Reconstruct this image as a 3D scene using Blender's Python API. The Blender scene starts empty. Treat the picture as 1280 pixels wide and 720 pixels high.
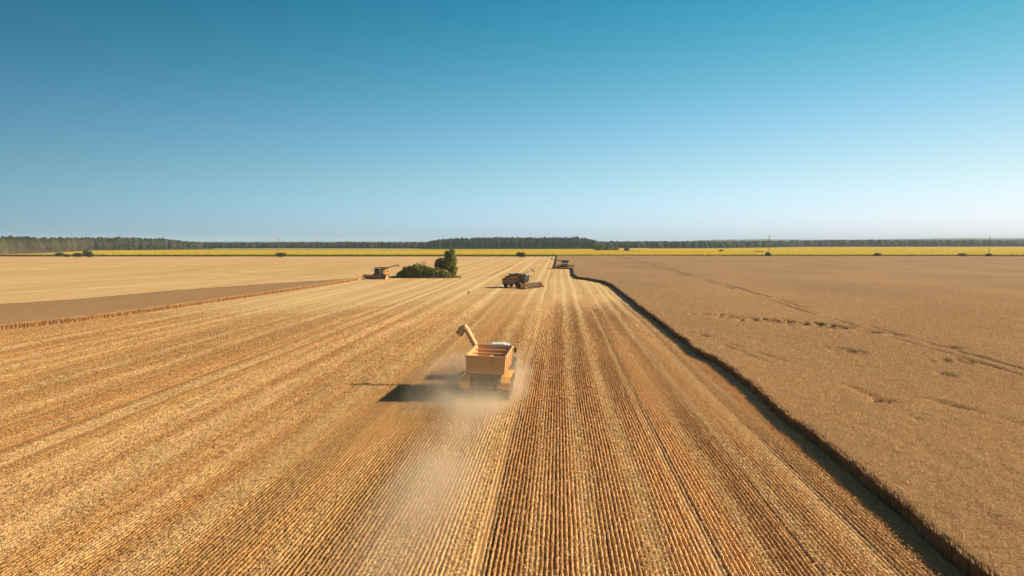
import bpy, bmesh, math, random
import numpy as np
from mathutils import Euler, Vector, Matrix

random.seed(7)
RNG = np.random.default_rng(7)
SC = bpy.context.scene
COL = SC.collection

# ------------------------------------------------------------------ camera
CAM_H = 12.0
FPX = 865.0                                  # focal length in pixels of a 1280 px wide picture
YAW = math.atan(58 / FPX)                    # the drone looks a little left of the drill rows (+Y)
PITCH = math.atan(57 / FPX)
cam_data = bpy.data.cameras.new('camera')
cam = bpy.data.objects.new('camera', cam_data)
COL.objects.link(cam)
cam_data.sensor_width = 36.0
cam_data.lens = FPX / 1280 * 36.0
cam_data.clip_start = 0.5
cam_data.clip_end = 30000
cam.location = (0, 0, CAM_H)
cam.rotation_euler = (math.pi / 2 - PITCH, 0, YAW)
SC.camera = cam

# ------------------------------------------------------------------ sky
SUN_EL = math.radians(28)
world = bpy.data.worlds.new('World')
SC.world = world
world.use_nodes = True
nt = world.node_tree
bg = nt.nodes['Background']
sky = nt.nodes.new('ShaderNodeTexSky')
sky.sky_type = 'NISHITA'
sky.sun_disc = False
sky.sun_elevation = SUN_EL
sky.sun_rotation = math.pi / 2 - YAW
sky.air_density, sky.dust_density, sky.ozone_density, sky.altitude = 1.0, 2.0, 1.0, 1500
# clear deep summer-afternoon sky: deeper teal higher in view, tint eased back overhead, whiter towards the sun's side
tc = nt.nodes.new('ShaderNodeTexCoord')
sep = nt.nodes.new('ShaderNodeSeparateXYZ')
nt.links.new(tc.outputs['Generated'], sep.inputs[0])
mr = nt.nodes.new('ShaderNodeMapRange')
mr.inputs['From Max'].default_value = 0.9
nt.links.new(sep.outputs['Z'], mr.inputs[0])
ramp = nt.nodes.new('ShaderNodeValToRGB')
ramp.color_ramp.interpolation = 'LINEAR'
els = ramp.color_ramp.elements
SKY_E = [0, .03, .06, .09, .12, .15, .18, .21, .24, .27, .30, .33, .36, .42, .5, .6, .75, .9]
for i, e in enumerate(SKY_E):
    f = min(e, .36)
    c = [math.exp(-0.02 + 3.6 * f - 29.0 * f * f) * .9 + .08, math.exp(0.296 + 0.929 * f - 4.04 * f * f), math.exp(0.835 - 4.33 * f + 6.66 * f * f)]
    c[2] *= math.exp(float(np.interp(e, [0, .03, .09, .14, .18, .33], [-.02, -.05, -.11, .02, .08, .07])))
    k = max(0, min(1, (e - .33) / .5)); k = k * k * (3 - 2 * k)  # unseen upper sky shaped to warm the shadows on the ground
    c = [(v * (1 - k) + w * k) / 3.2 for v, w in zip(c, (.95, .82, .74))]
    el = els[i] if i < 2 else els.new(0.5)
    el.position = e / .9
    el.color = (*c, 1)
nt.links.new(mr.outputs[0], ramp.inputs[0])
dot = nt.nodes.new('ShaderNodeVectorMath'); dot.operation = 'DOT_PRODUCT'
dot.inputs[1].default_value = (math.cos(YAW), math.sin(YAW), 0)
nt.links.new(tc.outputs['Generated'], dot.inputs[0])
clampn = nt.nodes.new('ShaderNodeClamp'); clampn.inputs['Min'].default_value = -0.65; clampn.inputs['Max'].default_value = 0.65
nt.links.new(dot.outputs['Value'], clampn.inputs[0])
comb = nt.nodes.new('ShaderNodeCombineColor')
for k, b in enumerate((2.85, 1.85, 1.62)):
    p = nt.nodes.new('ShaderNodeMath'); p.operation = 'POWER'; p.inputs[0].default_value = b
    nt.links.new(clampn.outputs[0], p.inputs[1]); nt.links.new(p.outputs[0], comb.inputs[k])
m1 = nt.nodes.new('ShaderNodeVectorMath'); m1.operation = 'MULTIPLY'
m2 = nt.nodes.new('ShaderNodeVectorMath'); m2.operation = 'MULTIPLY'
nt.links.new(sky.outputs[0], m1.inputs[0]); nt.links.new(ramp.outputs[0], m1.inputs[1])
nt.links.new(m1.outputs[0], m2.inputs[0]); nt.links.new(comb.outputs[0], m2.inputs[1])
sq = nt.nodes.new('ShaderNodeMath'); sq.operation = 'MULTIPLY'
nt.links.new(clampn.outputs[0], sq.inputs[0]); nt.links.new(clampn.outputs[0], sq.inputs[1])
ev = nt.nodes.new('ShaderNodeMath'); ev.operation = 'POWER'; ev.inputs[0].default_value = math.exp(-1.12)
gn = nt.nodes.new('ShaderNodeMath'); gn.operation = 'MULTIPLY'; gn.inputs[1].default_value = 3.2
nt.links.new(ev.outputs[0], gn.inputs[0])
nt.links.new(sq.outputs[0], ev.inputs[1])
m3 = nt.nodes.new('ShaderNodeVectorMath'); m3.operation = 'SCALE'
nt.links.new(m2.outputs[0], m3.inputs[0]); nt.links.new(gn.outputs[0], m3.inputs['Scale'])
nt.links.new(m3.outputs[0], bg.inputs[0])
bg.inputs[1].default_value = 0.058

# ------------------------------------------------------------------ sun and exposure
sun_data = bpy.data.lights.new('sun', 'SUN')
sun_data.energy = 5.0
sun_data.angle = math.radians(0.53)
sun_data.color = (1.0, 0.815, 0.57)
sun = bpy.data.objects.new('sun', sun_data)
COL.objects.link(sun)
sun_dir = Vector((math.cos(SUN_EL) * math.cos(YAW), math.cos(SUN_EL) * math.sin(YAW), math.sin(SUN_EL)))
sun.rotation_euler = sun_dir.to_track_quat('Z', 'Y').to_euler()
sun.location = (200, 0, 120)
vs = SC.view_settings
vs.view_transform = 'Standard'
vs.look = 'None'
vs.exposure = 0.80
vs.gamma = 1.0
vs.use_curve_mapping = False
SC.render.engine = 'CYCLES'
SC.cycles.use_denoising = True
SC.cycles.max_bounces = 6
SC.cycles.volume_bounces = 3
SC.cycles.volume_max_steps = 256

# ------------------------------------------------------------------ survey helpers
CAM_M = Euler(cam.rotation_euler).to_matrix()


def at(px, py, z=0.0):
    """Where the line of sight through a picture point meets the level z."""
    d = CAM_M @ Vector(((px - 640) / FPX, -(py - 360) / FPX, -1))
    t = (z - CAM_H) / d.z
    return Vector((d.x * t, d.y * t, z))


def lat_dep(lat, dep, z=0.0):
    """World point from metres right of, and ahead of, the drone."""
    return Vector((lat * math.cos(YAW) - dep * math.sin(YAW), lat * math.sin(YAW) + dep * math.cos(YAW), z))


def px_dep(px, dep, z=0.0):
    return lat_dep((px - 640) / FPX * dep, dep, z)


# ------------------------------------------------------------------ numpy noise
def _hash(ix, iy, seed):
    h = (ix.astype(np.int64) * 374761393 + iy.astype(np.int64) * 668265263 + seed * 982451653) & 0x7fffffff
    h = ((h ^ (h >> 13)) * 1274126177) & 0x7fffffff
    return ((h ^ (h >> 16)) & 0xffff) / 65535.0


def vnoise(x, y, seed=0):
    x = np.asarray(x, float); y = np.asarray(y, float)
    ix = np.floor(x); iy = np.floor(y)
    fx = x - ix; fy = y - iy
    fx = fx * fx * (3 - 2 * fx); fy = fy * fy * (3 - 2 * fy)
    a = _hash(ix, iy, seed); b = _hash(ix + 1, iy, seed); c = _hash(ix, iy + 1, seed); d = _hash(ix + 1, iy + 1, seed)
    return (a * (1 - fx) + b * fx) * (1 - fy) + (c * (1 - fx) + d * fx) * fy


def fbm(x, y, seed=0, octv=3):
    s = 0; a = 0.5; n = 0
    for k in range(octv):
        s = s + a * vnoise(x * 2 ** k, y * 2 ** k, seed + k * 17); n += a; a *= 0.5
    return s / n


# ------------------------------------------------------------------ mesh helpers
def tag(o, label=None, cat=None, group=None, kind=None):
    if label: o['label'] = label
    if cat: o['category'] = cat
    if group: o['group'] = group
    if kind: o['kind'] = kind
    return o


def link_mesh(name, me, mats, parent=None):
    for m in (mats if isinstance(mats, (list, tuple)) else [mats]):
        me.materials.append(m)
    o = bpy.data.objects.new(name, me)
    COL.objects.link(o)
    if parent: o.parent = parent
    return o


def loose_faces(name, V, cols, mat, parent=None):
    """V: (n, k, 3) separate k-gons; cols: (n, 3) colour of each."""
    n, k, _ = V.shape
    me = bpy.data.meshes.new(name)
    me.vertices.add(n * k)
    me.vertices.foreach_set('co', np.ascontiguousarray(V, dtype=np.float32).ravel())
    me.loops.add(n * k)
    me.loops.foreach_set('vertex_index', np.arange(n * k, dtype=np.int32))
    me.polygons.add(n)
    me.polygons.foreach_set('loop_start', np.arange(0, n * k, k, dtype=np.int32))
    me.update(calc_edges=True)
    ca = me.color_attributes.new('tint', 'FLOAT_COLOR', 'POINT')
    c4 = np.ones((n, k, 4), np.float32)
    c4[:, :, :3] = cols[:, None, :]
    ca.data.foreach_set('color', c4.ravel())
    return link_mesh(name, me, mat, parent)


def indexed(name, V, F, mat, parent=None, cols=None, smooth=False):
    """V (n,3), F (m,k) arrays."""
    n = len(V); m, k = F.shape
    me = bpy.data.meshes.new(name)
    me.vertices.add(n); me.vertices.foreach_set('co', np.ascontiguousarray(V, dtype=np.float32).ravel())
    me.loops.add(m * k); me.loops.foreach_set('vertex_index', np.ascontiguousarray(F, dtype=np.int32).ravel())
    me.polygons.add(m); me.polygons.foreach_set('loop_start', np.arange(0, m * k, k, dtype=np.int32))
    if smooth: me.polygons.foreach_set('use_smooth', np.ones(m, dtype=bool))
    me.update(calc_edges=True)
    if cols is not None:
        ca = me.color_attributes.new('tint', 'FLOAT_COLOR', 'POINT')
        c4 = np.ones((n, 4), np.float32); c4[:, :3] = cols
        ca.data.foreach_set('color', c4.ravel())
    return link_mesh(name, me, mat, parent)


def grid_faces(nr, nc):
    i = np.arange(nr - 1)[:, None] * nc + np.arange(nc - 1)[None, :]
    return np.stack([i, i + 1, i + nc + 1, i + nc], -1).reshape(-1, 4)


class MB:
    """Collects solid shapes into one mesh."""
    def __init__(s): s.v = []; s.f = []

    def add(s, vs_, fs):
        b = len(s.v); s.v += [tuple(q) for q in vs_]; s.f += [tuple(i + b for i in f) for f in fs]; return s

    def box(s, x0, x1, y0, y1, z0, z1):
        return s.hexa([(x0, y0, z0), (x1, y0, z0), (x1, y1, z0), (x0, y1, z0), (x0, y0, z1), (x1, y0, z1), (x1, y1, z1), (x0, y1, z1)])

    def hexa(s, p):
        return s.add(p, [(3, 2, 1, 0), (4, 5, 6, 7), (0, 1, 5, 4), (1, 2, 6, 5), (2, 3, 7, 6), (3, 0, 4, 7)])

    def prism(s, poly, x0, x1):
        """Side profile (y, z) pulled along x."""
        n = len(poly)
        vs_ = [(x0, y, z) for y, z in poly] + [(x1, y, z) for y, z in poly]
        return s.add(vs_, [tuple(range(n)), tuple(reversed(range(n, 2 * n)))] + [(i, i + n, (i + 1) % n + n, (i + 1) % n) for i in range(n)])

    def tube(s, pts, r, n=10):
        pts = [Vector(p) for p in pts]
        rs = r if isinstance(r, (list, tuple)) else [r] * len(pts)
        vs_ = []
        for i, p in enumerate(pts):
            d = (pts[min(i + 1, len(pts) - 1)] - pts[max(i - 1, 0)]).normalized()
            a = d.orthogonal().normalized() if abs(d.z) > .99 else d.cross(Vector((0, 0, 1))).normalized()
            b = d.cross(a)
            vs_ += [p + rs[i] * (math.cos(t) * a + math.sin(t) * b) for t in (2 * math.pi * k / n for k in range(n))]
        fs = [(i * n + k, i * n + (k + 1) % n, (i + 1) * n + (k + 1) % n, (i + 1) * n + k) for i in range(len(pts) - 1) for k in range(n)]
        fs += [tuple(reversed(range(n))), tuple(range((len(pts) - 1) * n, len(pts) * n))]
        return s.add(vs_, fs)

    def lathe(s, prof, c, n=24):
        """prof: (offset along x, radius) turned about the x axis through c."""
        vs_ = [(c[0] + u, c[1] + r * math.cos(t), c[2] + r * math.sin(t)) for u, r in prof for t in (2 * math.pi * k / n for k in range(n))]
        m = len(prof)
        fs = [(i * n + k, i * n + (k + 1) % n, (i + 1) * n + (k + 1) % n, (i + 1) * n + k) for i in range(m - 1) for k in range(n)]
        fs += [tuple(reversed(range(n))), tuple(range((m - 1) * n, m * n))]
        return s.add(vs_, fs)

    def build(s, name, mat, parent=None, bevel=0.0, label=None):
        me = bpy.data.meshes.new(name)
        me.from_pydata(s.v, [], s.f)
        bm = bmesh.new(); bm.from_mesh(me)
        bmesh.ops.recalc_face_normals(bm, faces=bm.faces)
        if bevel:
            bmesh.ops.bevel(bm, geom=list(bm.edges), offset=bevel, segments=1, affect='EDGES', clamp_overlap=True)
        bm.to_mesh(me); bm.free()
        o = link_mesh(name, me, mat, parent)
        if label: o['label'] = label
        return o


def empty(name, loc, rz=0, label=None, cat=None, group=None):
    o = bpy.data.objects.new(name, None)
    o.empty_display_size = 0.5
    COL.objects.link(o)
    o.location = loc
    o.rotation_euler = (0, 0, rz)
    return tag(o, label, cat, group)


def copy_tree(o, parent=None):
    c = o.copy(); COL.objects.link(c); c.parent = parent
    for ch in list(o.children):
        copy_tree(ch, c)
    return c


# ------------------------------------------------------------------ materials
def new_mat(name):
    m = bpy.data.materials.new(name); m.use_nodes = True
    return m, m.node_tree, m.node_tree.nodes['Principled BSDF']


def N(t, typ, **kw):
    n = t.nodes.new(typ)
    for k, v in kw.items(): setattr(n, k, v)
    return n


def paint(name, col, rough=0.45, metal=0.0, dirt=0.25, dirt_col=(0.42, 0.31, 0.19), scale=2.5):
    """Painted or bare surface with a film of field dust in uneven patches."""
    m, t, b = new_mat(name)
    co = N(t, 'ShaderNodeTexCoord')
    nz = N(t, 'ShaderNodeTexNoise'); nz.inputs['Scale'].default_value = scale; nz.inputs['Detail'].default_value = 6
    t.links.new(co.outputs['Object'], nz.inputs['Vector'])
    r = N(t, 'ShaderNodeMapRange'); r.inputs['From Min'].default_value = .35; r.inputs['From Max'].default_value = .75
    r.inputs['To Max'].default_value = dirt * 2
    t.links.new(nz.outputs['Fac'], r.inputs[0])
    mx = N(t, 'ShaderNodeMix', data_type='RGBA')
    mx.inputs['A'].default_value = (*col, 1); mx.inputs['B'].default_value = (*dirt_col, 1)
    t.links.new(r.outputs[0], mx.inputs['Factor']); t.links.new(mx.outputs['Result'], b.inputs['Base Color'])
    b.inputs['Roughness'].default_value = rough; b.inputs['Metallic'].default_value = metal
    return m


def tinted(name, transl=0.25, rough=0.75, spec=0.15, gain=(1, 1, 1), jitter=0.0):
    """Plant matter whose colour is stored per leaf or stalk."""
    m, t, b = new_mat(name)
    at_ = N(t, 'ShaderNodeAttribute', attribute_name='tint')
    mul = N(t, 'ShaderNodeVectorMath', operation='MULTIPLY'); mul.inputs[1].default_value = gain
    t.links.new(at_.outputs['Color'], mul.inputs[0])
    t.links.new(mul.outputs[0], b.inputs['Base Color'])
    b.inputs['Roughness'].default_value = rough
    b.inputs['Specular IOR Level'].default_value = spec
    if transl:
        tr = N(t, 'ShaderNodeBsdfTranslucent'); t.links.new(mul.outputs[0], tr.inputs[0])
        ms = N(t, 'ShaderNodeMixShader'); ms.inputs[0].default_value = transl
        t.links.new(b.outputs[0], ms.inputs[1]); t.links.new(tr.outputs[0], ms.inputs[2])
        t.links.new(ms.outputs[0], t.nodes['Material Output'].inputs['Surface'])
    return m


# ------------------------------------------------------------------ field plan (all across the drill rows, X in metres)
ROW = 0.19
LITTER = [(-3.55, .40, 1.6), (-6.3, .9, 1.1), (-10.6, .5, .6), (-15.4, 1.0, 1.3), (-18.6, .5, .6), (-22.2, 1.2, 1.2), (-26.3, .7, .7),
          (-30.6, .7, 1.4), (-33.2, .6, .8), (-38.7, .9, 1.0), (-43.5, .8, .9), (-52.3, .8, 1.3), (-55.6, .6, 1.2), (-62, .8, 1.0),
          (-.9, .35, .7), (1.2, .5, 1.1), (3.75, .5, 1.5), (7.8, .4, .9), (9.95, .4, 1.2), (11.7, .45, 1.3), (13.4, .35, .8)]
TRACKS = [(5.95, .26, .8), (9.5, .12, .8), (12.25, .3, .7), (-2.85, .28, .9), (-31.9, .36, 1.0), (-29.6, .3, .9), (-36.0, .25, .7), (-47.5, .3, .6)]


def litter(x, y):
    xs = x + 0.5 * (vnoise(y * .06, x * .02, 5) - .5)
    s = 0.13 + 0.10 * np.clip((-x - 14) / 8, 0, 1)
    for c, w, a in LITTER:
        s = s + a * np.exp(-((xs - c) / w) ** 2)
    return s


def track(x, y):
    xs = x + 0.25 * (vnoise(y * .08, x * 0, 9) - .5)
    s = 0 * x
    for c, w, a in TRACKS:
        s = np.maximum(s, a * np.exp(-((xs - c) / w) ** 4))
    return s


C_PALE = np.array((0.67, 0.455, 0.215)); C_GOLD = np.array((0.41, 0.232, 0.084)); C_ORNG = np.array((0.37, 0.17, 0.05)); C_DULL = np.array((0.30, 0.17, 0.068)); C_TAN = np.array((0.74, 0.445, 0.19))


def straw_colour(x, y, seed=0):
    a = fbm(x * .22, y * .016, 31 + seed)[:, None]
    left = np.clip((-x - 1) / 6, 0, 1)[:, None]
    base = C_TAN * (1 - left) + C_GOLD * left
    k = np.clip((a - .45) * 4, 0, 1)
    b = base * (1 - .75 * k) + C_ORNG * .75 * k
    q = np.clip((fbm(x * .7, y * .015, 37 + seed)[:, None] - .48) * 5, 0, 1) * (.35 + .3 * left)
    b = b * (1 - q) + C_DULL * q
    p_ = np.clip((vnoise(x * 1.15, y * .007, 43)[:, None] - .56) * 3, 0, 1) * .5 + np.clip(litter(x, y) - .35, 0, 1)[:, None] * .85
    p_ = np.clip(p_, 0, .9) * (1 - .22 * left)
    return b * (1 - p_) + C_PALE * p_


# -------- materials of the ground
def field_material():
    m, t, b = new_mat('stubble_ground')
    g = N(t, 'ShaderNodeNewGeometry')
    s = N(t, 'ShaderNodeSeparateXYZ'); t.links.new(g.outputs['Position'], s.inputs[0])

    def noise(sx, sy, detail=3, rough=.5, off=0):
        mp = N(t, 'ShaderNodeMapping'); mp.inputs['Scale'].default_value = (sx, sy, 1); mp.inputs['Location'].default_value = (off, off, 0)
        t.links.new(g.outputs['Position'], mp.inputs[0])
        n = N(t, 'ShaderNodeTexNoise'); n.inputs['Scale'].default_value = 1; n.inputs['Detail'].default_value = detail
        n.inputs['Roughness'].default_value = rough
        t.links.new(mp.outputs[0], n.inputs['Vector'])
        return n.outputs['Fac']

    def rng(v, a, b_, c=0., d=1.):
        r = N(t, 'ShaderNodeMapRange'); r.inputs[1].default_value = a; r.inputs[2].default_value = b_
        r.inputs[3].default_value = c; r.inputs[4].default_value = d
        t.links.new(v, r.inputs[0]); return r.outputs[0]

    def mix(f, a, b_, mode='MIX'):
        x = N(t, 'ShaderNodeMix', data_type='RGBA', blend_type=mode)
        if isinstance(f, float): x.inputs['Factor'].default_value = f
        else: t.links.new(f, x.inputs['Factor'])
        for nm, v in (('A', a), ('B', b_)):
            if isinstance(v, tuple): x.inputs[nm].default_value = (*v, 1)
            else: t.links.new(v, x.inputs[nm])
        return x.outputs['Result']

    # bare earth and chaff under the near stubble
    soil = mix(rng(noise(3.1, 3.1, 5), .35, .7), (0.30, 0.155, 0.057), (0.48, 0.28, 0.12))
    # the sward of stubble and straw where single stalks can no longer be seen
    sw = mix(rng(noise(.12, .02, 3), .4, .6), (0.50, 0.325, 0.14), (0.56, 0.30, 0.11))
    sw = mix(rng(noise(.42, .006, 4, .6, 7), .50, .68, 0, .8), sw, (0.68, 0.50, 0.26))
    sw = mix(rng(noise(1.6, .012, 3, .6, 3), .52, .75, 0, .55), sw, (0.70, 0.52, 0.28))
    sw = mix(rng(noise(.9, .01, 3, .6, 13), .55, .72, 0, .6), sw, (0.36, 0.20, 0.08))
    sw = mix(rng(noise(.05, .03, 3, .6, 23), .42, .62, 0, .45), sw, (0.62, 0.43, 0.20))
    sw = mix(rng(noise(.10, .0045, 3, .6, 33), .46, .62, 0, .55), sw, (0.45, 0.28, 0.115))
    sw = mix(rng(noise(.025, .004, 2, .5, 43), .46, .60, 0, .4), sw, (0.60, 0.42, 0.20))
    sw = mix(rng(noise(2.5, 1.2, 4, .7), .35, .75, 0, .35), sw, (0.36, 0.21, 0.085))
    # swaths of straw and the bare wheel tracks between them carry on beyond the single stalks
    def bands(lst, wf):
        fc = N(t, 'ShaderNodeFloatCurve'); cv = fc.mapping.curves[0]
        pts = [(-75., 0.), (20., 0.)]
        for c_, w_, a_ in lst:
            w_ = max(w_ * wf, .45)
            pts += [(c_ - w_, 0.), (c_, min(1., a_ * .8)), (c_ + w_, 0.)]
        pts.sort()
        cv.points[0].location = ((pts[0][0] + 75) / 95, pts[0][1]); cv.points[1].location = ((pts[-1][0] + 75) / 95, pts[-1][1])
        for p_ in pts[1:-1]:
            cv.points.new((p_[0] + 75) / 95, p_[1])
        for p_ in cv.points: p_.handle_type = 'VECTOR'
        fc.mapping.update()
        wn = N(t, 'ShaderNodeMath', operation='MULTIPLY_ADD'); wn.inputs[1].default_value = 1.6
        t.links.new(noise(.003, .03, 2, .5, 51), wn.inputs[0]); t.links.new(s.outputs['X'], wn.inputs[2])
        t.links.new(rng(wn.outputs[0], -74.2, 20.8), fc.inputs['Value'])
        return fc.outputs[0]
    sw = mix(bands(LITTER, 1.2), sw, (0.70, 0.50, 0.245))
    sw = mix(bands(TRACKS, 1.3), sw, (0.34, 0.19, 0.075))
    soil = mix(bands(LITTER, 1.2), soil, (0.52, 0.35, 0.16))
    soil = mix(bands(TRACKS, 1.2), soil, (0.17, 0.09, 0.036))
    far = rng(s.outputs['Y'], 55, 120)
    t.links.new(mix(far, soil, sw), b.inputs['Base Color'])
    b.inputs['Roughness'].default_value = .9
    b.inputs['Specular IOR Level'].default_value = .1
    bp = N(t, 'ShaderNodeBump'); bp.inputs['Strength'].default_value = .5; bp.inputs['Distance'].default_value = .06
    t.links.new(noise(5, 5, 4, .7), bp.inputs['Height']); t.links.new(bp.outputs[0], b.inputs['Normal'])
    return m


def earth_material(name, c0, c1, sx=.004, sy=.004):
    m, t, b = new_mat(name)
    g = N(t, 'ShaderNodeNewGeometry')
    mp = N(t, 'ShaderNodeMapping'); mp.inputs['Scale'].default_value = (sx, sy, 1)
    t.links.new(g.outputs['Position'], mp.inputs[0])
    n = N(t, 'ShaderNodeTexNoise'); n.inputs['Scale'].default_value = 1; n.inputs['Detail'].default_value = 6
    t.links.new(mp.outputs[0], n.inputs['Vector'])
    r = N(t, 'ShaderNodeMapRange'); r.inputs[1].default_value = .35; r.inputs[2].default_value = .65
    t.links.new(n.outputs['Fac'], r.inputs[0])
    x = N(t, 'ShaderNodeMix', data_type='RGBA'); x.inputs['A'].default_value = (*c0, 1); x.inputs['B'].default_value = (*c1, 1)
    t.links.new(r.outputs[0], x.inputs['Factor']); t.links.new(x.outputs['Result'], b.inputs['Base Color'])
    b.inputs['Roughness'].default_value = .95; b.inputs['Specular IOR Level'].default_value = .1
    return m


def sheet(name, pts, mat, z):
    me = bpy.data.meshes.new(name)
    me.from_pydata([(p[0], p[1], z) for p in pts], [], [tuple(range(len(pts)))])
    o = link_mesh(name, me, mat)
    return o


GROUND = sheet('ground', [(-11000, -3000), (11000, -3000), (11000, 11000), (-11000, 11000)],
               earth_material('far_fields', (0.13, 0.13, 0.05), (0.30, 0.24, 0.10), .002, .0012), -0.03)
tag(GROUND, 'flat farmland reaching away to the horizon', 'ground', kind='structure')
FIELD = sheet('stubble_field', [lat_dep(-900, -40), lat_dep(900, -40), lat_dep(900, 598), lat_dep(-900, 598)], field_material(), 0.0)
tag(FIELD, 'harvested golden stubble ground in long straight drill rows', 'field', kind='structure')

STRAW = tinted('straw', .22)


# ------------------------------------------------------------------ stubble standing in the drill rows
def frustum_ok(x, y, margin=1.12, add=3.0):
    lat = x * math.cos(YAW) + y * math.sin(YAW)
    dep = -x * math.sin(YAW) + y * math.cos(YAW)
    return (np.abs(lat) < dep * 0.74 * margin + add) & (dep > 20)


def sample_band(n, y0, y1, xl, xr, power):
    """Random ground points, thinning out with distance."""
    u = RNG.random(n)
    e = 1 - power
    if abs(e) < 1e-6: y = y0 * (y1 / y0) ** u
    else: y = (y0 ** e + u * (y1 ** e - y0 ** e)) ** (1 / e)
    half = y * 0.83 + 4
    x = -y * math.tan(YAW) + (RNG.random(n) * 2 - 1) * half
    # keep the areal density even across the wedge
    k = RNG.random(n) < half / (y1 * 0.83 + 4) * 1.0
    return x, y


def wedge_points(dens, y0, y1, xl, xr, fall, yref):
    """Poisson points in the view wedge; dens per square metre for y < yref, then falling as (yref/y)**fall."""
    xs, ys = [], []
    step = 4.0
    y = y0
    while y < y1:
        d = dens * min(1.0, (yref / (y + step / 2)) ** fall)
        a = max(xl, -y * 0.07 - (y + step) * 0.86 - 5); b = min(xr, -y * 0.07 + (y + step) * 0.86 + 5)
        if b > a:
            n = RNG.poisson(d * (b - a) * step)
            xs.append(a + (b - a) * RNG.random(n)); ys.append(y + step * RNG.random(n))
        y += step
    x = np.concatenate(xs); y = np.concatenate(ys)
    k = frustum_ok(x, y)
    return x[k], y[k]


# wheat edge: X of the boundary between stubble and standing wheat for each Y
EDGE_PX = [(1330, 800), (1225, 720), (1152, 660), (1085, 603), (985, 522), (957, 497), (903, 456), (880, 445), (840, 415), (800, 384), (768, 359),
           (757, 354), (738, 350.5), (723, 348.5), (719, 345), (717, 338.5), (716.5, 337)]
_e = [at(*p) for p in EDGE_PX]
EY = np.array([p.y for p in _e] + [_e[-1].y + 6, _e[-1].y + 8, 620]); EX = np.array([p.x for p in _e] + [_e[-1].x - .2, -1.2, -0.6])
EY = np.concatenate([[-40], EY]); EX = np.concatenate([[EX[0]], EX])


def edge_x(y):
    return np.interp(y, EY, EX) - 0.5 + 0.28 * (vnoise(y * .22, y * 0, 3) - .5) + 0.25 * (vnoise(y * .9, y * 0, 4) - .5)


def blades(x, y, h, w, lean, z0=0.0, taper=.8, az=None, k=4):
    n = len(x)
    az = RNG.random(n) * math.pi if az is None else az
    dx, dy = np.cos(az) * w / 2, np.sin(az) * w / 2
    la = RNG.random(n) * 2 * math.pi
    lx, ly = np.cos(la) * lean * h, np.sin(la) * lean * h
    V = np.zeros((n, k, 3))
    V[:, 0] = np.stack([x - dx, y - dy, 0 * x + z0], -1)
    V[:, 1] = np.stack([x + dx, y + dy, 0 * x + z0], -1)
    if k == 4:
        V[:, 2] = np.stack([x + dx * taper + lx, y + dy * taper + ly, z0 + h], -1)
        V[:, 3] = np.stack([x - dx * taper + lx, y - dy * taper + ly, z0 + h * RNG.uniform(.85, 1, n)], -1)
    else:
        V[:, 2] = np.stack([x + lx, y + ly, z0 + h], -1)
    return V


def row_ridges():
    """Every drill row is a close-set line of cut stalks: a rough ridge with the single stalks standing out of it."""
    Vs, Fs, Cs = [], [], []; nv = 0
    k0, k1 = int(-75 / ROW), int(17 / ROW)
    for k in range(k0, k1 + 1):
        xr = k * ROW
        y0 = max(22.0, (abs(xr + 22 * .07) - 6) / .90)
        y1 = 160.0 if xr > -20 else max(112.0, 160 + (xr + 20) * 2.4)
        if y0 > y1 - 6: continue
        ys_ = [y0]
        while ys_[-1] < y1: ys_.append(ys_[-1] + max(.26, ys_[-1] * .0075))
        ys_ = np.array(ys_); n = len(ys_); xv = np.full(n, xr)
        ms = np.clip((-xv - 12) / 7, 0, 1) * .8
        cx_ = xv + .03 * (vnoise(ys_ * .35, xv * 3.1, 8) - .5) + RNG.normal(0, 1, n) * (.009 + .03 * ms)
        tr_ = track(xv, ys_) ; ed = edge_x(ys_)
        gap = vnoise(xv * 7.7, ys_ * .8, 12)
        fade = 1 - np.clip((ys_ - y1 + 62) / 58 + .5 * (vnoise(xv * .3, ys_ * .1, 33) - .5), 0, 1)
        hgt = (.070 + .040 * RNG.random(n)) * (1 - tr_) * (.55 + .5 * gap) * (1 - .45 * ms) * (1 - .55 * np.clip(litter(xv, ys_) - .4, 0, 1)) * fade + .002
        hgt[xv > ed - .02] = -.02
        wt = .038 * RNG.uniform(.6, 1.25, n); wb = .060 * RNG.uniform(.8, 1.2, n)
        P = np.stack([np.stack([cx_ - wb, ys_, 0 * ys_ - .004], -1), np.stack([cx_ - wt, ys_ + .03, hgt * RNG.uniform(.85, 1, n)], -1),
                      np.stack([cx_ + wt, ys_ - .03, hgt], -1), np.stack([cx_ + wb, ys_, 0 * ys_ - .004], -1)], 1)
        Vs.append(P.reshape(-1, 3)); Fs.append(grid_faces(n, 4) + nv); nv += n * 4
        c_ = straw_colour(xv, ys_) * RNG.uniform(.8, 1.12, n)[:, None]
        Cs.append(np.repeat(c_, 4, 0))
    return np.concatenate(Vs), np.concatenate(Fs), np.concatenate(Cs)


RV, RF, RC = row_ridges()
print('ridge quads', len(RF))
ridge = indexed('stubble_rows', RV, RF, tinted('stubble_straw', .0), cols=RC)
tag(ridge, 'close-set drill rows of cut stalks running away from the camera', 'stubble', kind='stuff')

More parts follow.
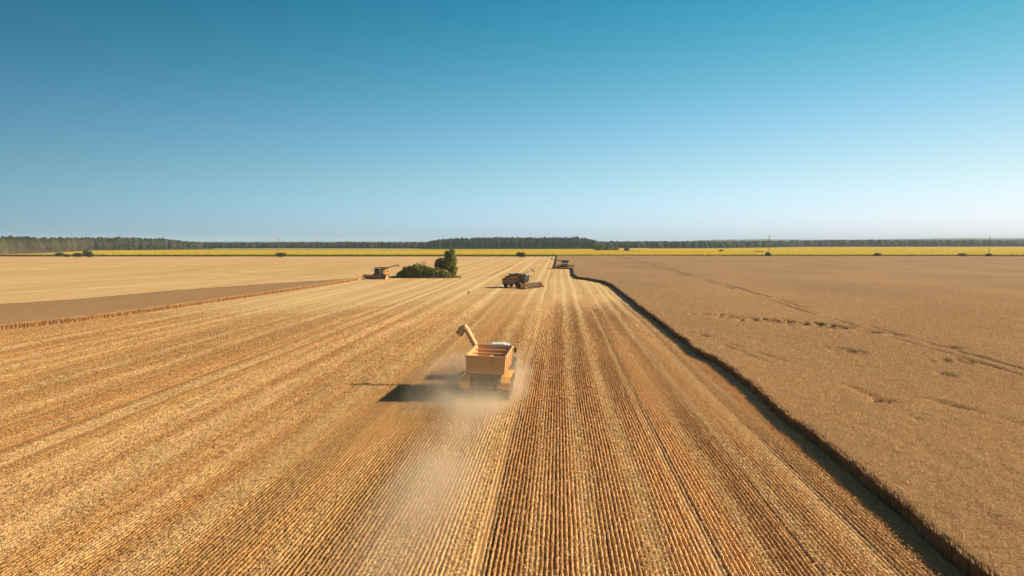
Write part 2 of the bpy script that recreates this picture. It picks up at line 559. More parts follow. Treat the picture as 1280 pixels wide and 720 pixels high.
x, y = wedge_points(96, 22, 135, -110, 17.5, 1.45, 38)
lt = litter(x, y); tr = track(x, y)
mess = np.clip((-x - 12) / 7, 0, 1) * .8 + np.clip(lt - .5, 0, 1) * .35      # how far the rows are blurred
row = np.round(x / ROW) * ROW
weave = 0.03 * (vnoise(y * .35, row * 3.1, 8) - .5)
x2 = row + weave + RNG.normal(0, 1, len(x)) * (0.016 + 0.075 * mess)
keep = (RNG.random(len(x)) > tr) & (x2 < edge_x(y) + .1) & (RNG.random(len(x)) < .72 + .45 * vnoise(row * 7.7, y * .8, 12))
keep &= RNG.random(len(x)) < 1 - np.clip((y - 70) / 65, 0, 1) ** 1.3
x2, y2, ms = x2[keep], y[keep], mess[keep]
grow = np.clip(y2 / 38, 1, 3) ** .75
hh = (0.125 + 0.05 * RNG.random(len(x2))) * (1 - .35 * ms)
V = blades(x2, y2, hh, 0.024 * grow * RNG.uniform(.7, 1.4, len(x2)), .16)
c = straw_colour(x2, y2) * RNG.uniform(.80, 1.15, len(x2))[:, None]
o = loose_faces('stubble_stalks', V, c, STRAW, ridge)
print('stubble', len(x2))

# loose straw lying in swaths
x, y = wedge_points(150, 22, 150, -120, 17, 1.5, 38)
p = litter(x, y) * (.25 + 1.3 * np.clip(fbm(x * 1.1, y * .16, 41) * 2 - .5, 0, 1))
keep = (RNG.random(len(x)) < p * .85 * (1 - track(x, y))) & (x < edge_x(y)) & (RNG.random(len(x)) < 1 - np.clip((y - 80) / 70, 0, 1))
x, y = x[keep], y[keep]; n = len(x)
grow = np.clip(y / 38, 1, 3.2) ** .75
L = RNG.uniform(.07, .18, n) * grow ** .5; W = RNG.uniform(.014, .032, n) * grow
az = RNG.random(n) * 2 * math.pi; el = RNG.normal(0, .28, n)
zc = RNG.uniform(.05, .17, n)
ux, uy, uz = np.cos(az) * np.cos(el), np.sin(az) * np.cos(el), np.sin(el)
tw = RNG.normal(0, .6, n)
px_, py_, pz_ = -np.sin(az) * np.cos(tw), np.cos(az) * np.cos(tw), np.sin(tw)
V = np.zeros((n, 4, 3))
for q, (a, b_) in enumerate(((-.5, -.5), (.5, -.5), (.5, .5), (-.5, .5))):
    V[:, q, 0] = x + ux * L * a + px_ * W * b_
    V[:, q, 1] = y + uy * L * a + py_ * W * b_
    V[:, q, 2] = np.maximum(.012, zc + uz * L * a + pz_ * W * b_)
c = (C_PALE * .48 + straw_colour(x, y, 3) * .52) * RNG.uniform(.80, 1.12, n)[:, None]
o = loose_faces('loose_straw', V, c, STRAW)
tag(o, 'pale loose straw and chaff lying in swaths across the stubble', 'straw', kind='stuff')
print('straw', n)

# ------------------------------------------------------------------ standing wheat, right-hand block
def tram_x(y):
    return np.interp(y, [20, 60, 90, 120, 190, 320, 600], [39.0, 40.2, 40.9, 41.6, 44.0, 46.5, 50])


LODGED = [(880, 394.5, 2.2, 1.1), (893, 395, 2.4, 1.2), (915, 398, 2.0, 1.0), (944, 401.5, 3.2, 1.6), (956, 402.8, 3.6, 1.5), (968, 403.5, 2.2, 1.2), (1003, 407, 3.6, 2.0),
          (1014, 408.5, 2.2, 1.4), (1024, 409.3, 3.0, 1.5), (1036, 411, 2.6, 1.3), (1057, 441, 2.0, 2.6), (1088, 417.5, 2.6, 1.3), (1120, 420, 1.5, 1.2), (1185, 436, 1.8, 1.2), (1197, 455, 2.4, 1.6),
          (1180, 471, 1.0, 1.0), (1100, 505, 1.2, .8), (1097, 335, 10, 5), (1046, 334, 7, 4)]
LODG = [(at(px, py, .5), a * (1.35 if k < 10 else 1), b_ * (1.35 if k < 10 else 1)) for k, (px, py, a, b_) in enumerate(LODGED)]
FAINT = [((1040, 480), (1150, 540)), ((860, 420), (1010, 470)), ((1140, 505), (1280, 545)), ((720, 322), (810, 340)), ((880, 430), (960, 462))]
FAINTP = [(at(*a), at(*b_)) for a, b_ in FAINT]


def wheat_dip(x, y):
    wob = .5 * (vnoise(y * .12, x * 0, 21) - .5)
    d = 0 * x
    for s in (-1, 1):
        dd = np.abs(x - tram_x(y) - wob - s * .95)
        d = np.maximum(d, .26 * np.exp(-(dd / .26) ** 2) * np.clip(1.5 * vnoise(y * .12, x * 0 + s, 22) - .1, 0, 1))
    for k_, (c, a, b_) in enumerate(LODG):
        ex, ey = (x - c.x) / (a * .95), (y - c.y) / (b_ * 1.1)
        r = ex * ex + ey * ey + 1.9 * (fbm(x * 1.7, y * 1.2, 24) - .5)
        d = np.maximum(d, (.42 if k_ < 10 else .33) * np.clip((1.0 - r) * (2.0 if k_ < 10 else 1.6), 0, 1))
    for a, b_ in FAINTP:
        t = b_ - a; l2 = t.x ** 2 + t.y ** 2
        u = np.clip(((x - a.x) * t.x + (y - a.y) * t.y) / l2, 0, 1)
        qx, qy = x - a.x - u * t.x, y - a.y - u * t.y
        dd = np.sqrt(qx * qx + qy * qy) + .5 * (vnoise(x * .5, y * .5, 26) - .5)
        d = np.maximum(d, .20 * np.exp(-(dd / .35) ** 2) * np.clip(vnoise(x * .4, y * .4, 25) * 2 - .5, 0, 1))
    return d


def wheat_h(x, y):
    return .74 + .10 * (fbm(x * .08, y * .05, 50) - .5) + .10 * (fbm(x * .7, y * .7, 51) - .5) + .07 * (vnoise(x * 2.3, y * 2.3, 52) - .5) - wheat_dip(x, y)


def wheat_mat(name, c0, c1, c2):
    m, t, b = new_mat(name)
    g = N(t, 'ShaderNodeNewGeometry')

    def noise(sx, sy, detail=4, rough=.55):
        mp = N(t, 'ShaderNodeMapping'); mp.inputs['Scale'].default_value = (sx, sy, sx)
        t.links.new(g.outputs['Position'], mp.inputs[0])
        n = N(t, 'ShaderNodeTexNoise'); n.inputs['Scale'].default_value = 1; n.inputs['Detail'].default_value = detail; n.inputs['Roughness'].default_value = rough
        t.links.new(mp.outputs[0], n.inputs['Vector']); return n.outputs['Fac']

    def mix(v, lo, hi, a, b_, top=1.):
        r = N(t, 'ShaderNodeMapRange'); r.inputs[1].default_value = lo; r.inputs[2].default_value = hi; r.inputs[4].default_value = top
        t.links.new(v, r.inputs[0])
        x_ = N(t, 'ShaderNodeMix', data_type='RGBA'); t.links.new(r.outputs[0], x_.inputs['Factor'])
        for nm, q in (('A', a), ('B', b_)):
            if isinstance(q, tuple): x_.inputs[nm].default_value = (*q, 1)
            else: t.links.new(q, x_.inputs[nm])
        return x_.outputs['Result']
    c = mix(noise(.035, .02), .36, .64, c0, c1)
    c = mix(noise(3.3, 3.3, 5, .7), .4, .7, c, c2, .75)
    t.links.new(c, b.inputs['Base Color'])
    b.inputs['Roughness'].default_value = .85; b.inputs['Specular IOR Level'].default_value = .12
    bp = N(t, 'ShaderNodeBump'); bp.inputs['Strength'].default_value = .7; bp.inputs['Distance'].default_value = .12
    t.links.new(noise(4.5, 4.5, 5, .75), bp.inputs['Height']); t.links.new(bp.outputs[0], b.inputs['Normal'])
    return m


WHEAT = wheat_mat('ripe_wheat', (0.30, 0.18, 0.083), (0.385, 0.228, 0.098), (0.22, 0.125, 0.052))
ys = [12.0]
while ys[-1] < 596: ys.append(ys[-1] + max(.42, ys[-1] * .0065))
ys = np.array(ys); ys[-1] = 596
ss = [0.0]
while ss[-1] < 1150: ss.append(ss[-1] + (.30 if ss[-1] < 55 else (ss[-1] - 55) * .06 + .30))
ss = np.array(ss)
YY = np.repeat(ys[:, None], len(ss), 1)
EXX = edge_x(ys)
XX = EXX[:, None] + ss[None, :]
ZZ = wheat_h(XX, YY)
ZZ[:, 0] -= .06
top = np.stack([XX, YY, ZZ], -1)
skirt = np.stack([EXX + .45, ys, 0 * ys], -1)[:, None, :]
frontrow = None
G = np.concatenate([skirt, top], 1)
V = G.reshape(-1, 3)
F = grid_faces(G.shape[0], G.shape[1])
wheat = indexed('wheat_field', V, F, WHEAT)
tag(wheat, 'uncut ripe brown wheat covering the right side of the picture', 'wheat', kind='stuff')

EARS = tinted('wheat_ears', .18)


def ear_cols(x, y, lo=.72, hi=1.3):
    a = fbm(x * .05, y * .03, 61)[:, None]
    return (np.array((.52, .32, .155)) * (1 - a) + np.array((.76, .455, .20)) * a) * RNG.uniform(lo, hi, len(x))[:, None]


x, y = wedge_points(150, 22, 210, 13, 170, 1.75, 46)
k = (x > edge_x(y) - .02) & (RNG.random(len(x)) < 1 - np.clip((y - 110) / 100, 0, 1))
x, y = x[k], y[k]
h = wheat_h(x, y); dip = wheat_dip(x, y)
k = RNG.random(len(x)) > dip * 1.1
x, y, h = x[k], y[k], h[k]
grow = np.clip(y / 46, 1, 3.4) ** .8
V = blades(x, y, RNG.uniform(.16, .30, len(x)), RNG.uniform(.03, .06, len(x)) * grow, .55, z0=h - .13, k=3)
V2, c2 = V, ear_cols(x, y)
# ragged front of the block
n = 20000
y = 20 + (RNG.random(n) ** 1.7) * 300
x = edge_x(y) + RNG.exponential(.10, n) - .06
h = wheat_h(x + .3, y) + RNG.normal(-.07, .06, n)
grow = np.clip(y / 46, 1, 4) ** .8
V = blades(x, y, h, RNG.uniform(.02, .05, n) * grow, .12, k=3)
o = loose_faces('wheat_stalks', V, ear_cols(x, y) * np.array((.50, .47, .45)), tinted('wheat_straw', .0), wheat)  # stalk colour darkened for the shade deep between the stalks
o = loose_faces('wheat_ears', V2, c2, EARS, wheat)
V = V2
print('ears', len(V))

# ------------------------------------------------------------------ the strip of wheat still standing on the left
UP = [(-330, 397), (-150, 389), (0, 381), (100, 374.5), (200, 365), (330, 355.5), (400, 351), (452, 347.6)]
LO = [(-330, 447), (-150, 429.5), (0, 412.5), (100, 401.5), (200, 388), (330, 368.5), (400, 358), (452, 349.4)]
upx, upy = zip(*UP); lox, loy = zip(*LO)
pxs = np.linspace(-330, 456, 420)
A = np.array([at(p_, q_, .0)[:] for p_, q_ in zip(pxs, np.interp(pxs, lox, loy))])
B = np.array([at(p_, q_, .6)[:] for p_, q_ in zip(pxs, np.interp(pxs, upx, upy))])
wob = .5 * (vnoise(A[:, 1] * .3, A[:, 0] * .3, 71) - .5)
A[:, 1] += wob
rows_ = []
rows_.append(A.copy())
fr = np.concatenate([[0, .004], np.linspace(.01, 1, 46)])
for f in fr:
    P = A * (1 - f) + B * f
    P[:, 2] = .72 + .10 * (fbm(P[:, 0] * .6, P[:, 1] * .6, 51) - .5)
    rows_.append(P)
Bb = B.copy(); Bb[:, 2] = 0; rows_.append(Bb)
G = np.stack(rows_, 1)
F = grid_faces(G.shape[0], G.shape[1])
e0 = [np.arange(G.shape[1]) + (G.shape[0] - 1) * G.shape[1]]
strip = indexed('wheat_strip', G.reshape(-1, 3), F, WHEAT)
tag(strip, 'tapering strip of uncut greyish wheat left between harvested parts', 'wheat', kind='stuff')
n = 15000
u = RNG.random(n) ** .8 * (len(pxs) - 1)
i0 = np.minimum(u.astype(int), len(pxs) - 2); fu = (u - i0)[:, None]
P = A[i0] * (1 - fu) + A[i0 + 1] * fu
Q = B[i0] * (1 - fu) + B[i0 + 1] * fu
ins = RNG.exponential(.15, n)
x = P[:, 0] + RNG.normal(0, .1, n); y = P[:, 1] + ins - .12
V = blades(x, y, RNG.uniform(.62, .86, n), RNG.uniform(.05, .13, n), .1, k=3)
c = (np.array((.46, .25, .10)) * RNG.uniform(.6, 1.15, n)[:, None])
loose_faces('wheat_stalks', V, c, EARS, strip)

# ------------------------------------------------------------------ sunflowers beyond the wheat
def sunflower_mat():
    m, t, b = new_mat('sunflower_bloom')
    g = N(t, 'ShaderNodeNewGeometry')

    def noise(sx, sy, d=4):
        mp = N(t, 'ShaderNodeMapping'); mp.inputs['Scale'].default_value = (sx, sy, .6)
        t.links.new(g.outputs['Position'], mp.inputs[0])
        n = N(t, 'ShaderNodeTexNoise'); n.inputs['Scale'].default_value = 1; n.inputs['Detail'].default_value = d
        t.links.new(mp.outputs[0], n.inputs['Vector']); return n.outputs['Fac']
    def mix(v, lo, hi, a, b_, top=1.):
        r = N(t, 'ShaderNodeMapRange'); r.inputs[1].default_value = lo; r.inputs[2].default_value = hi; r.inputs[4].default_value = top
        t.links.new(v, r.inputs[0])
        x_ = N(t, 'ShaderNodeMix', data_type='RGBA'); t.links.new(r.outputs[0], x_.inputs['Factor'])
        for nm, q in (('A', a), ('B', b_)):
            if isinstance(q, tuple): x_.inputs[nm].default_value = (*q, 1)
            else: t.links.new(q, x_.inputs[nm])
        return x_.outputs['Result']
    c = mix(noise(.004, .010), .40, .60, (0.62, 0.36, 0.003), (0.52, 0.36, 0.004))
    c = mix(noise(.002, .02, 3), .46, .62, c, (0.30, 0.27, 0.012), .9)
    c = mix(noise(.3, .12, 3), .5, .8, c, (0.22, 0.22, 0.02), .35)
    # leaves and stems show on the flanks, below the heads
    sp = N(t, 'ShaderNodeSeparateXYZ'); t.links.new(g.outputs['Position'], sp.inputs[0])
    r = N(t, 'ShaderNodeMapRange'); r.inputs[1].default_value = 1.25; r.inputs[2].default_value = 1.5
    t.links.new(sp.outputs['Z'], r.inputs[0])
    x_ = N(t, 'ShaderNodeMix', data_type='RGBA'); t.links.new(r.outputs[0], x_.inputs['Factor'])
    x_.inputs['A'].default_value = (0.075, 0.095, 0.022, 1); t.links.new(c, x_.inputs['B'])
    t.links.new(x_.outputs['Result'], b.inputs['Base Color'])
    b.inputs['Roughness'].default_value = .9; b.inputs['Specular IOR Level'].default_value = .1
    return m


SUNF = sunflower_mat()
SF_TOP = [(-420, 318.5), (0, 318.2), (60, 316.3), (118, 313.2), (240, 312.2), (530, 311.6), (740, 311.3), (900, 310.4), (1000, 308.9), (1280, 308.4), (1700, 308.3)]
sx_, sy_ = zip(*SF_TOP)
pxs = np.linspace(-420, 1700, 320)
SF_H = 1.65
A = np.array([at(p_, 320.6, 0)[:] for p_ in pxs]); B = np.array([at(p_, q_, SF_H)[:] for p_, q_ in zip(pxs, np.interp(pxs, sx_, sy_))])
A[:, 2] = 0; B[:, 2] = SF_H
rows_ = [A.copy()]
for f in np.linspace(0, 1, 60) ** 1.3:
    P = A * (1 - f) + B * f
    P[:, 2] = SF_H + .35 * (fbm(P[:, 0] * .35, P[:, 1] * .1, 81) - .5)
    rows_.append(P)
Bb = B.copy(); Bb[:, 2] = 0; rows_.append(Bb)
G = np.stack(rows_, 1)
o = indexed('sunflower_field', G.reshape(-1, 3), grid_faces(G.shape[0], G.shape[1]), SUNF)
tag(o, 'long yellow strip of blooming sunflowers along the horizon', 'sunflowers', kind='stuff')
# nodding heads standing proud of the near margin
n = 26000
u = RNG.random(n); f = RNG.random(n) ** 2.2 * .5
i0 = np.minimum((u * (len(pxs) - 1)).astype(int), len(pxs) - 2)
P = A[i0] * (1 - f[:, None]) + B[i0] * f[:, None]
x = P[:, 0] + RNG.uniform(-3, 3, n); y = P[:, 1]
V = blades(x, y, RNG.uniform(.25, .6, n), RNG.uniform(.3, .7, n), .5, z0=np.full(n, SF_H - .15), taper=.9)
yel = RNG.random(n) < .88
c = np.where(yel[:, None], np.array((.62, .39, .006)), np.array((.2, .2, .03))) * RNG.uniform(.7, 1.15, n)[:, None]
loose_faces('sunflower_heads', V, c, tinted('petals', .3), o)

# pale strips of other fields seen between the woods
PALE = earth_material('ripe_strip', (0.50, 0.40, 0.22), (0.60, 0.47, 0.27), .01, .01)
for nm, lab, pts in (('far_field', 'thin pale field strip before the distant woods left of centre', [(266, 311.2), (528, 311.4), (520, 310.3), (276, 309.4)]),
                     ('far_field', 'small pale field patch right of the tall roadside trees', [(770, 311.0), (812, 310.9), (800, 309.2), (775, 309.2)])):
    o = sheet(nm, [at(*p_) for p_ in pts], PALE, .02)
    tag(o, lab, 'field', kind='structure')

# ------------------------------------------------------------------ woods on the horizon
FOL = tinted('wood_foliage', .2, gain=(.42, .42, .42))


def ico():
    bm = bmesh.new(); bmesh.ops.create_icosphere(bm, subdivisions=2, radius=1)
    v = np.array([q.co[:] for q in bm.verts]); f = np.array([[q.index for q in fc.verts] for fc in bm.faces]); bm.free()
    return v, f


ICO_V, ICO_F = ico()


def wood(name, label, px0, px1, base, topy, spacing, nrows, gap, pal, conif, trunk=False):
    """A far wood seen as one mass: crowns of uneven height in several ranks."""
    bx_, by_ = zip(*base); tx_, ty_ = zip(*topy)
    Vs, Fs, Cs = [], [], []; nv = 0
    p = px0
    while p < px1:
        d0 = at(p, np.interp(p, bx_, by_)).length
        for r in range(nrows):
            pp = p + random.uniform(-.5, .5) * spacing * FPX / d0
            dep = FPX * CAM_H / (np.interp(pp, bx_, by_) - 303) + r * gap + random.uniform(-.4, .4) * gap
            q = px_dep(pp, dep)
            hgt = CAM_H + (303 - np.interp(pp, tx_, ty_)) * dep / FPX
            hgt *= random.uniform(.90, 1.04) if r else random.uniform(.78, .98)
            con = random.random() < conif
            col = np.array(random.choice(pal)) * random.uniform(.75, 1.25)
            if con:
                rx = spacing * random.uniform(.5, .72); zc = hgt * .60; rz = hgt * .41
            else:
                rx = spacing * random.uniform(.75, 1.1); zc = hgt * .50; rz = hgt * .50
            v = ICO_V * (1 + RNG.uniform(-.32, .28, (len(ICO_V), 1)))
            sh = 1 - .35 * np.clip(v[:, 2:3], -1, 1) * (1 if con else .3)
            v = np.concatenate([v[:, :2] * rx * sh, v[:, 2:3] * rz], 1) + np.array((q.x, q.y, zc))
            Vs.append(v); Fs.append(ICO_F + nv); nv += len(v); Cs.append(np.repeat(col[None], len(v), 0) * RNG.uniform(.7, 1.3, (len(v), 1)))
            # sprays of foliage breaking the outline
            m = 26
            d = RNG.normal(0, 1, (m, 3)); d /= np.linalg.norm(d, axis=1)[:, None]; d[:, 2] = np.abs(d[:, 2]) * .9 - .15
            cen = d * np.array((rx, rx, rz)) * RNG.uniform(.85, 1.15, (m, 1)) + np.array((q.x, q.y, zc))
            tri = cen[:, None, :] + RNG.normal(0, .55, (m, 3, 3)) * spacing * .22
            Vs.append(tri.reshape(-1, 3)); Fs.append(np.arange(m * 3).reshape(m, 3) + nv); nv += m * 3
            Cs.append(np.repeat((col[None] * RNG.uniform(.7, 1.5, (m, 1))), 3, 0))
            if r in (0, 2):      # undergrowth closing the foot of the wood
                u = ICO_V * (1 + RNG.uniform(-.3, .3, (len(ICO_V), 1)))
                hu = random.uniform(1.8, 4.2)
                Vs.append(u * np.array((spacing * .8, spacing * .6, hu)) + np.array((q.x + random.uniform(-2, 2), q.y - 1.5, hu * .55)))
                Fs.append(ICO_F + nv); nv += len(u); Cs.append(np.repeat(col[None] * random.uniform(.7, 1.2), len(u), 0))
            if r < 2:
                w = .22 if trunk else .3
                tv = np.array([(q.x - w, q.y, 0), (q.x + w, q.y, 0), (q.x, q.y + w, 0), (q.x - w * .6, q.y, zc), (q.x + w * .6, q.y, zc), (q.x, q.y + w * .6, zc)])
                tf = np.array([(0, 1, 4), (0, 4, 3), (1, 2, 5), (1, 5, 4), (2, 0, 3), (2, 3, 5)]) + nv
                Vs.append(tv); Fs.append(tf); nv += 6
                Cs.append(np.repeat(np.array(((.20, .13, .09),)) * random.uniform(.6, 1.2), 6, 0))
        p += spacing * FPX / d0
    o = indexed(name, np.concatenate(Vs), np.concatenate(Fs), FOL, cols=np.concatenate(Cs))
    tag(o, label, 'forest', kind='stuff')
    return o


P_MIX = [(.085, .095, .035), (.065, .085, .03), (.11, .10, .05), (.055, .07, .035), (.12, .105, .06)]
P_PINE = [(.035, .055, .03), (.045, .065, .03), (.03, .05, .032), (.05, .06, .035)]
P_DARK = [(.04, .065, .03), (.05, .075, .03), (.06, .085, .035), (.035, .055, .03), (.08, .10, .04)]
wood('mixed_wood', 'hazy brown-green mixed wood at the far left of the horizon', -220, 250,
     [(-220, 318.2), (0, 317.6), (60, 315.6), (118, 312.8), (250, 311.4)], [(-220, 296.5), (0, 297), (150, 297.3), (200, 298.3), (235, 301.5), (250, 303.5)], 7, 5, 9, P_MIX, .25)
wood('distant_wood', 'low dark wood along the horizon between left wood and pines', 236, 545,
     [(236, 310.6), (400, 310.6), (545, 310.8)], [(236, 303.0), (300, 303.2), (420, 302.6), (545, 303)], 8, 5, 12, P_DARK, .3)
wood('pine_wood', 'tall dark pine wood in the middle of the horizon', 530, 748,
     [(530, 311.0), (748, 311.0)], [(530, 304), (540, 301), (556, 298.5), (600, 297), (720, 296.8), (738, 299), (748, 302)], 5.5, 7, 7, P_PINE, .95, True)
wood('broadleaf_wood', 'long blue-green wood stretching along the right horizon', 738, 1420,
     [(738, 310.4), (880, 310.0), (960, 309.2), (1000, 308.4), (1420, 308.0)], [(738, 302), (800, 301.8), (900, 301.6), (1000, 301), (1060, 300.2), (1420, 300.6)], 10, 5, 16, P_DARK, .35)

# low hills, blue with distance
HILLM = earth_material('wooded_hill', (0.045, 0.065, 0.035), (0.065, 0.085, 0.04), .004, .004)
for lab, dep, prof in (('faint blue wooded hills beyond the right-hand wood', 5600, [(820, 304), (880, 300.2), (950, 299.2), (1010, 299.9), (1100, 299.4), (1160, 298.4), (1210, 297.8), (1300, 298.2), (1500, 299), (1900, 303)]),
                       ('faint low ridge beyond the woods left of centre', 5200, [(-500, 303.4), (-200, 301.5), (180, 302.4), (330, 302.3), (450, 302.4), (620, 302.6), (760, 302.0), (900, 301.6), (1000, 303)])):
    ppx, ppy = zip(*prof)
    q = np.linspace(ppx[0], ppx[-1], 260)
    hy = np.interp(q, ppx, ppy) - .25 * (fbm(q * .12, q * 0, 91) - .5)
    rows_ = []
    for dd, fh in ((-900, 0), (-450, .62), (-150, .93), (0, 1.0), (300, .8), (900, 0)):
        P = np.array([px_dep(a_, dep + dd)[:] for a_ in q])
        hz = np.maximum(0, CAM_H + (303 - hy) * dep / FPX) * fh
        P[:, 2] = hz - .02 + (5 * fbm(P[:, 0] * .02, P[:, 1] * .02, 92) * (0 < fh < 1))
        rows_.append(P)
    G = np.stack(rows_, 1)
    o = indexed('hills', G.reshape(-1, 3), grid_faces(G.shape[0], G.shape[1]), HILLM, smooth=True)
    tag(o, lab, 'hills', kind='structure')

# old wheel tracks and weedy lines across the stubble
TRK = earth_material('bare_track', (0.33, 0.20, 0.085), (0.44, 0.28, 0.12), .3, .3)
WEED = earth_material('weedy_track', (0.26, 0.22, 0.075), (0.40, 0.28, 0.11), .3, .3)
PALT = earth_material('straw_track', (0.60, 0.44, 0.22), (0.66, 0.49, 0.25), .2, .2)


def ribbon(pts, wid, mat, label):
    P = [at(*q) for q in pts]
    path = []
    for a, b_ in zip(P[:-1], P[1:]):
        m = max(3, int((b_ - a).length / 2.5))
        path += [a.lerp(b_, k / m) for k in range(m)]
    path.append(P[-1])
    path = np.array([p_[:] for p_ in path]); n = len(path)
    for _ in range(12): path[1:-1] = (path[:-2] + path[2:] + 2 * path[1:-1]) / 4
    d = np.gradient(path, axis=0); d /= np.linalg.norm(d, axis=1)[:, None]
    nr = np.stack([-d[:, 1], d[:, 0], 0 * d[:, 0]], -1)
    u = np.linspace(0, 1, n)
    w = wid * (.35 + 1.0 * vnoise(u * n * .5, u * 0, 77)) * np.clip(np.minimum(u, 1 - u) * 8, .08, 1)
    j = (vnoise(u * n * .3, u * 0, 78) - .5)[:, None] * wid
    G = np.stack([path + nr * (w[:, None] / 2) + nr * j, path - nr * (w[:, None] / 2) + nr * j], 1)
    G[:, :, 2] = .006
    o = indexed('wheel_track', G.reshape(-1, 3), grid_faces(n, 2), mat)
    tag(o, label, 'track', kind='structure')


ribbon([(215, 340.2), (240, 337), (284, 330.4)], 1.6, TRK, 'short dark slanting track in the pale field beyond the wheat strip')
ribbon([(278, 340.6), (310, 341.8), (335, 343.2), (362, 343.6)], 2.6, WEED, 'greenish weedy line in the pale field left of the first combine')
ribbon([(-60, 349), (0, 346.6), (60, 344.2), (128, 340.4)], 1.2, TRK, 'faint dark track at the far left of the pale field')
ribbon([(-60, 371), (0, 366), (120, 360), (240, 352.5), (350, 347), (430, 343.4)], 3.2, PALT, 'long pale curving swath just beyond the wheat strip')
ribbon([(-60, 357), (60, 352.5), (200, 345.4), (330, 338.6), (420, 334)], 3.0, PALT, 'long pale curving swath in the middle of the far left field')
ribbon([(-60, 338), (80, 334.8), (220, 331), (400, 327)], 5.0, PALT, 'pale curving swath near the sunflowers at far left')
ribbon([(566, 395.5), (620, 396.6), (672, 397.6), (724, 397.2)], .8, WEED, 'faint cross track over the stubble behind the grain cart')
ribbon([(585, 346.5), (612, 344.6), (628, 338), (641, 331)], 1.6, WEED, 'greenish curving track right of the tall slender tree')

# ------------------------------------------------------------------ single trees and shrubs
LEAF = tinted('leaves', .3)
BARK = paint('bark', (0.13, 0.095, 0.065), .9, dirt=.3, dirt_col=(.22, .19, .15))


def leaves(name, lobes, n, size, pal, parent, shell=.55):
    vol = np.array([a * b_ * c_ for _, (a, b_, c_) in lobes]); vol = vol ** .8
    w = RNG.choice(len(lobes), n, p=vol / vol.sum())
    C0 = np.array([l[0] for l in lobes])[w]; R0 = np.array([l[1] for l in lobes])[w]
    d = RNG.normal(0, 1, (n, 3)); d /= np.linalg.norm(d, axis=1)[:, None]
    r = shell + (1 - shell) * RNG.random(n) ** .7
    lump = 1 + .35 * (fbm(d[:, 0] * 2.2 + w * 5, d[:, 1] * 2.2 + d[:, 2] * 1.7, 95) - .5) * 2
    P = C0 + d * R0 * (r * lump)[:, None]
    P[:, 2] = np.maximum(P[:, 2], .12)
    nrm = d + RNG.normal(0, .6, (n, 3)); nrm /= np.linalg.norm(nrm, axis=1)[:, None]
    ax = np.cross(nrm, RNG.normal(0, 1, (n, 3))); ax /= np.linalg.norm(ax, axis=1)[:, None]
    bx2 = np.cross(nrm, ax)
    s = size * RNG.uniform(.6, 1.4, n)[:, None]
    V = np.stack([P - ax * s, P + bx2 * s * .6, P + ax * s, P - bx2 * s * .6], 1)
    pal = np.array(pal)
    k = (fbm(P[:, 0] * .9 + w, P[:, 2] * .9, 97) * len(pal) * 1.3 - .15 * len(pal)).astype(int)
    c = np.array((2.1, 1.75, 1.3)) * pal[np.clip(k, 0, len(pal) - 1)] * RNG.uniform(.7, 1.3, n)[:, None]
    return loose_faces(name, V, c, LEAF, parent)


def limbs(name, trunk, ends, r, parent, mat=None):
    mb = MB()
    if trunk:
        mb.tube(trunk, [r, r * .8, r * .45][:len(trunk)] if len(trunk) <= 3 else [r * (1 - .7 * i / (len(trunk) - 1)) for i in range(len(trunk))], 8)
        base = [Vector(q) for q in trunk]
    for a, b_ in ends:
        a, b_ = Vector(a), Vector(b_)
        if not trunk: mb = MB()
        mid = (a + b_) / 2 + Vector((random.uniform(-.1, .1), random.uniform(-.1, .1), .12 * (b_ - a).length))
        mb.tube([a, mid, b_], [r * .4, r * .28, r * .1], 6)
        if not trunk: mb.build(name, mat or BARK, parent)
    if not trunk: return None
    return mb.build(name, mat or BARK, parent)


P_WIL = [(.05, .075, .02), (.075, .10, .025), (.10, .125, .03), (.13, .14, .04)]
P_GREY = [(.045, .055, .03), (.07, .078, .045), (.10, .105, .065)]
P_BUSH = [(.035, .055, .015), (.05, .07, .018), (.065, .09, .022), (.09, .10, .03)]
P_MARG = [(.016, .026, .010), (.022, .032, .012), (.03, .038, .016)]
P_THICK = [(.040, .056, .016), (.058, .074, .020), (.078, .094, .026), (.11, .115, .036)]
P_OLIVE = [(.05, .06, .025), (.07, .075, .03), (.045, .05, .025)]

# group in the middle of the stubble
g0 = at(563, 346.5)
t = empty('willow_tree', g0, 0, 'tall slender green tree at the right end of the field thicket', 'tree')
leaves('crown', [((0.1, 0, 7.8), (1.35, 1.5, 1.9)), ((-.8, .2, 6.2), (1.4, 1.5, 1.5)), ((1.0, -.1, 5.6), (1.3, 1.5, 2.1)), ((.9, .2, 3.1), (1.5, 1.6, 2.0)), ((-.4, -.2, 4.2), (2.0, 1.7, 2.0)), ((.5, 0, 1.5), (1.6, 1.5, 1.3)), ((.9, 0, 8.9), (.9, .9, 1.0)), ((-1.3, 0, 8.3), (.8, .8, 1.0))], 5200, .26, P_WIL, t)
limbs('trunk', [(0, 0, 0), (.1, 0, 3), (.0, 0, 6.5), (.1, 0, 8.6)], [((.05, 0, 2.2), (1.4, .2, 4.6)), ((.05, 0, 3), (-1.4, 0, 5.6)), ((0, 0, 5), (1.1, -.3, 7.2)), ((0, 0, 6), (-.9, .4, 8.2))], .2, t)
g1 = at(548, 345.5)
t = empty('goat_willow', g1 + Vector((0, 5, 0)), 0, 'lower round grey-green tree beside the tall slender one', 'tree')
leaves('crown', [((-.4, 0, 5.0), (1.7, 1.6, 1.5)), ((1.1, .1, 5.2), (1.6, 1.6, 1.4)), ((-.9, 0, 3.6), (1.5, 1.5, 1.5)), ((1.2, 0, 3.5), (1.9, 1.6, 1.6))], 3000, .26, P_GREY, t)
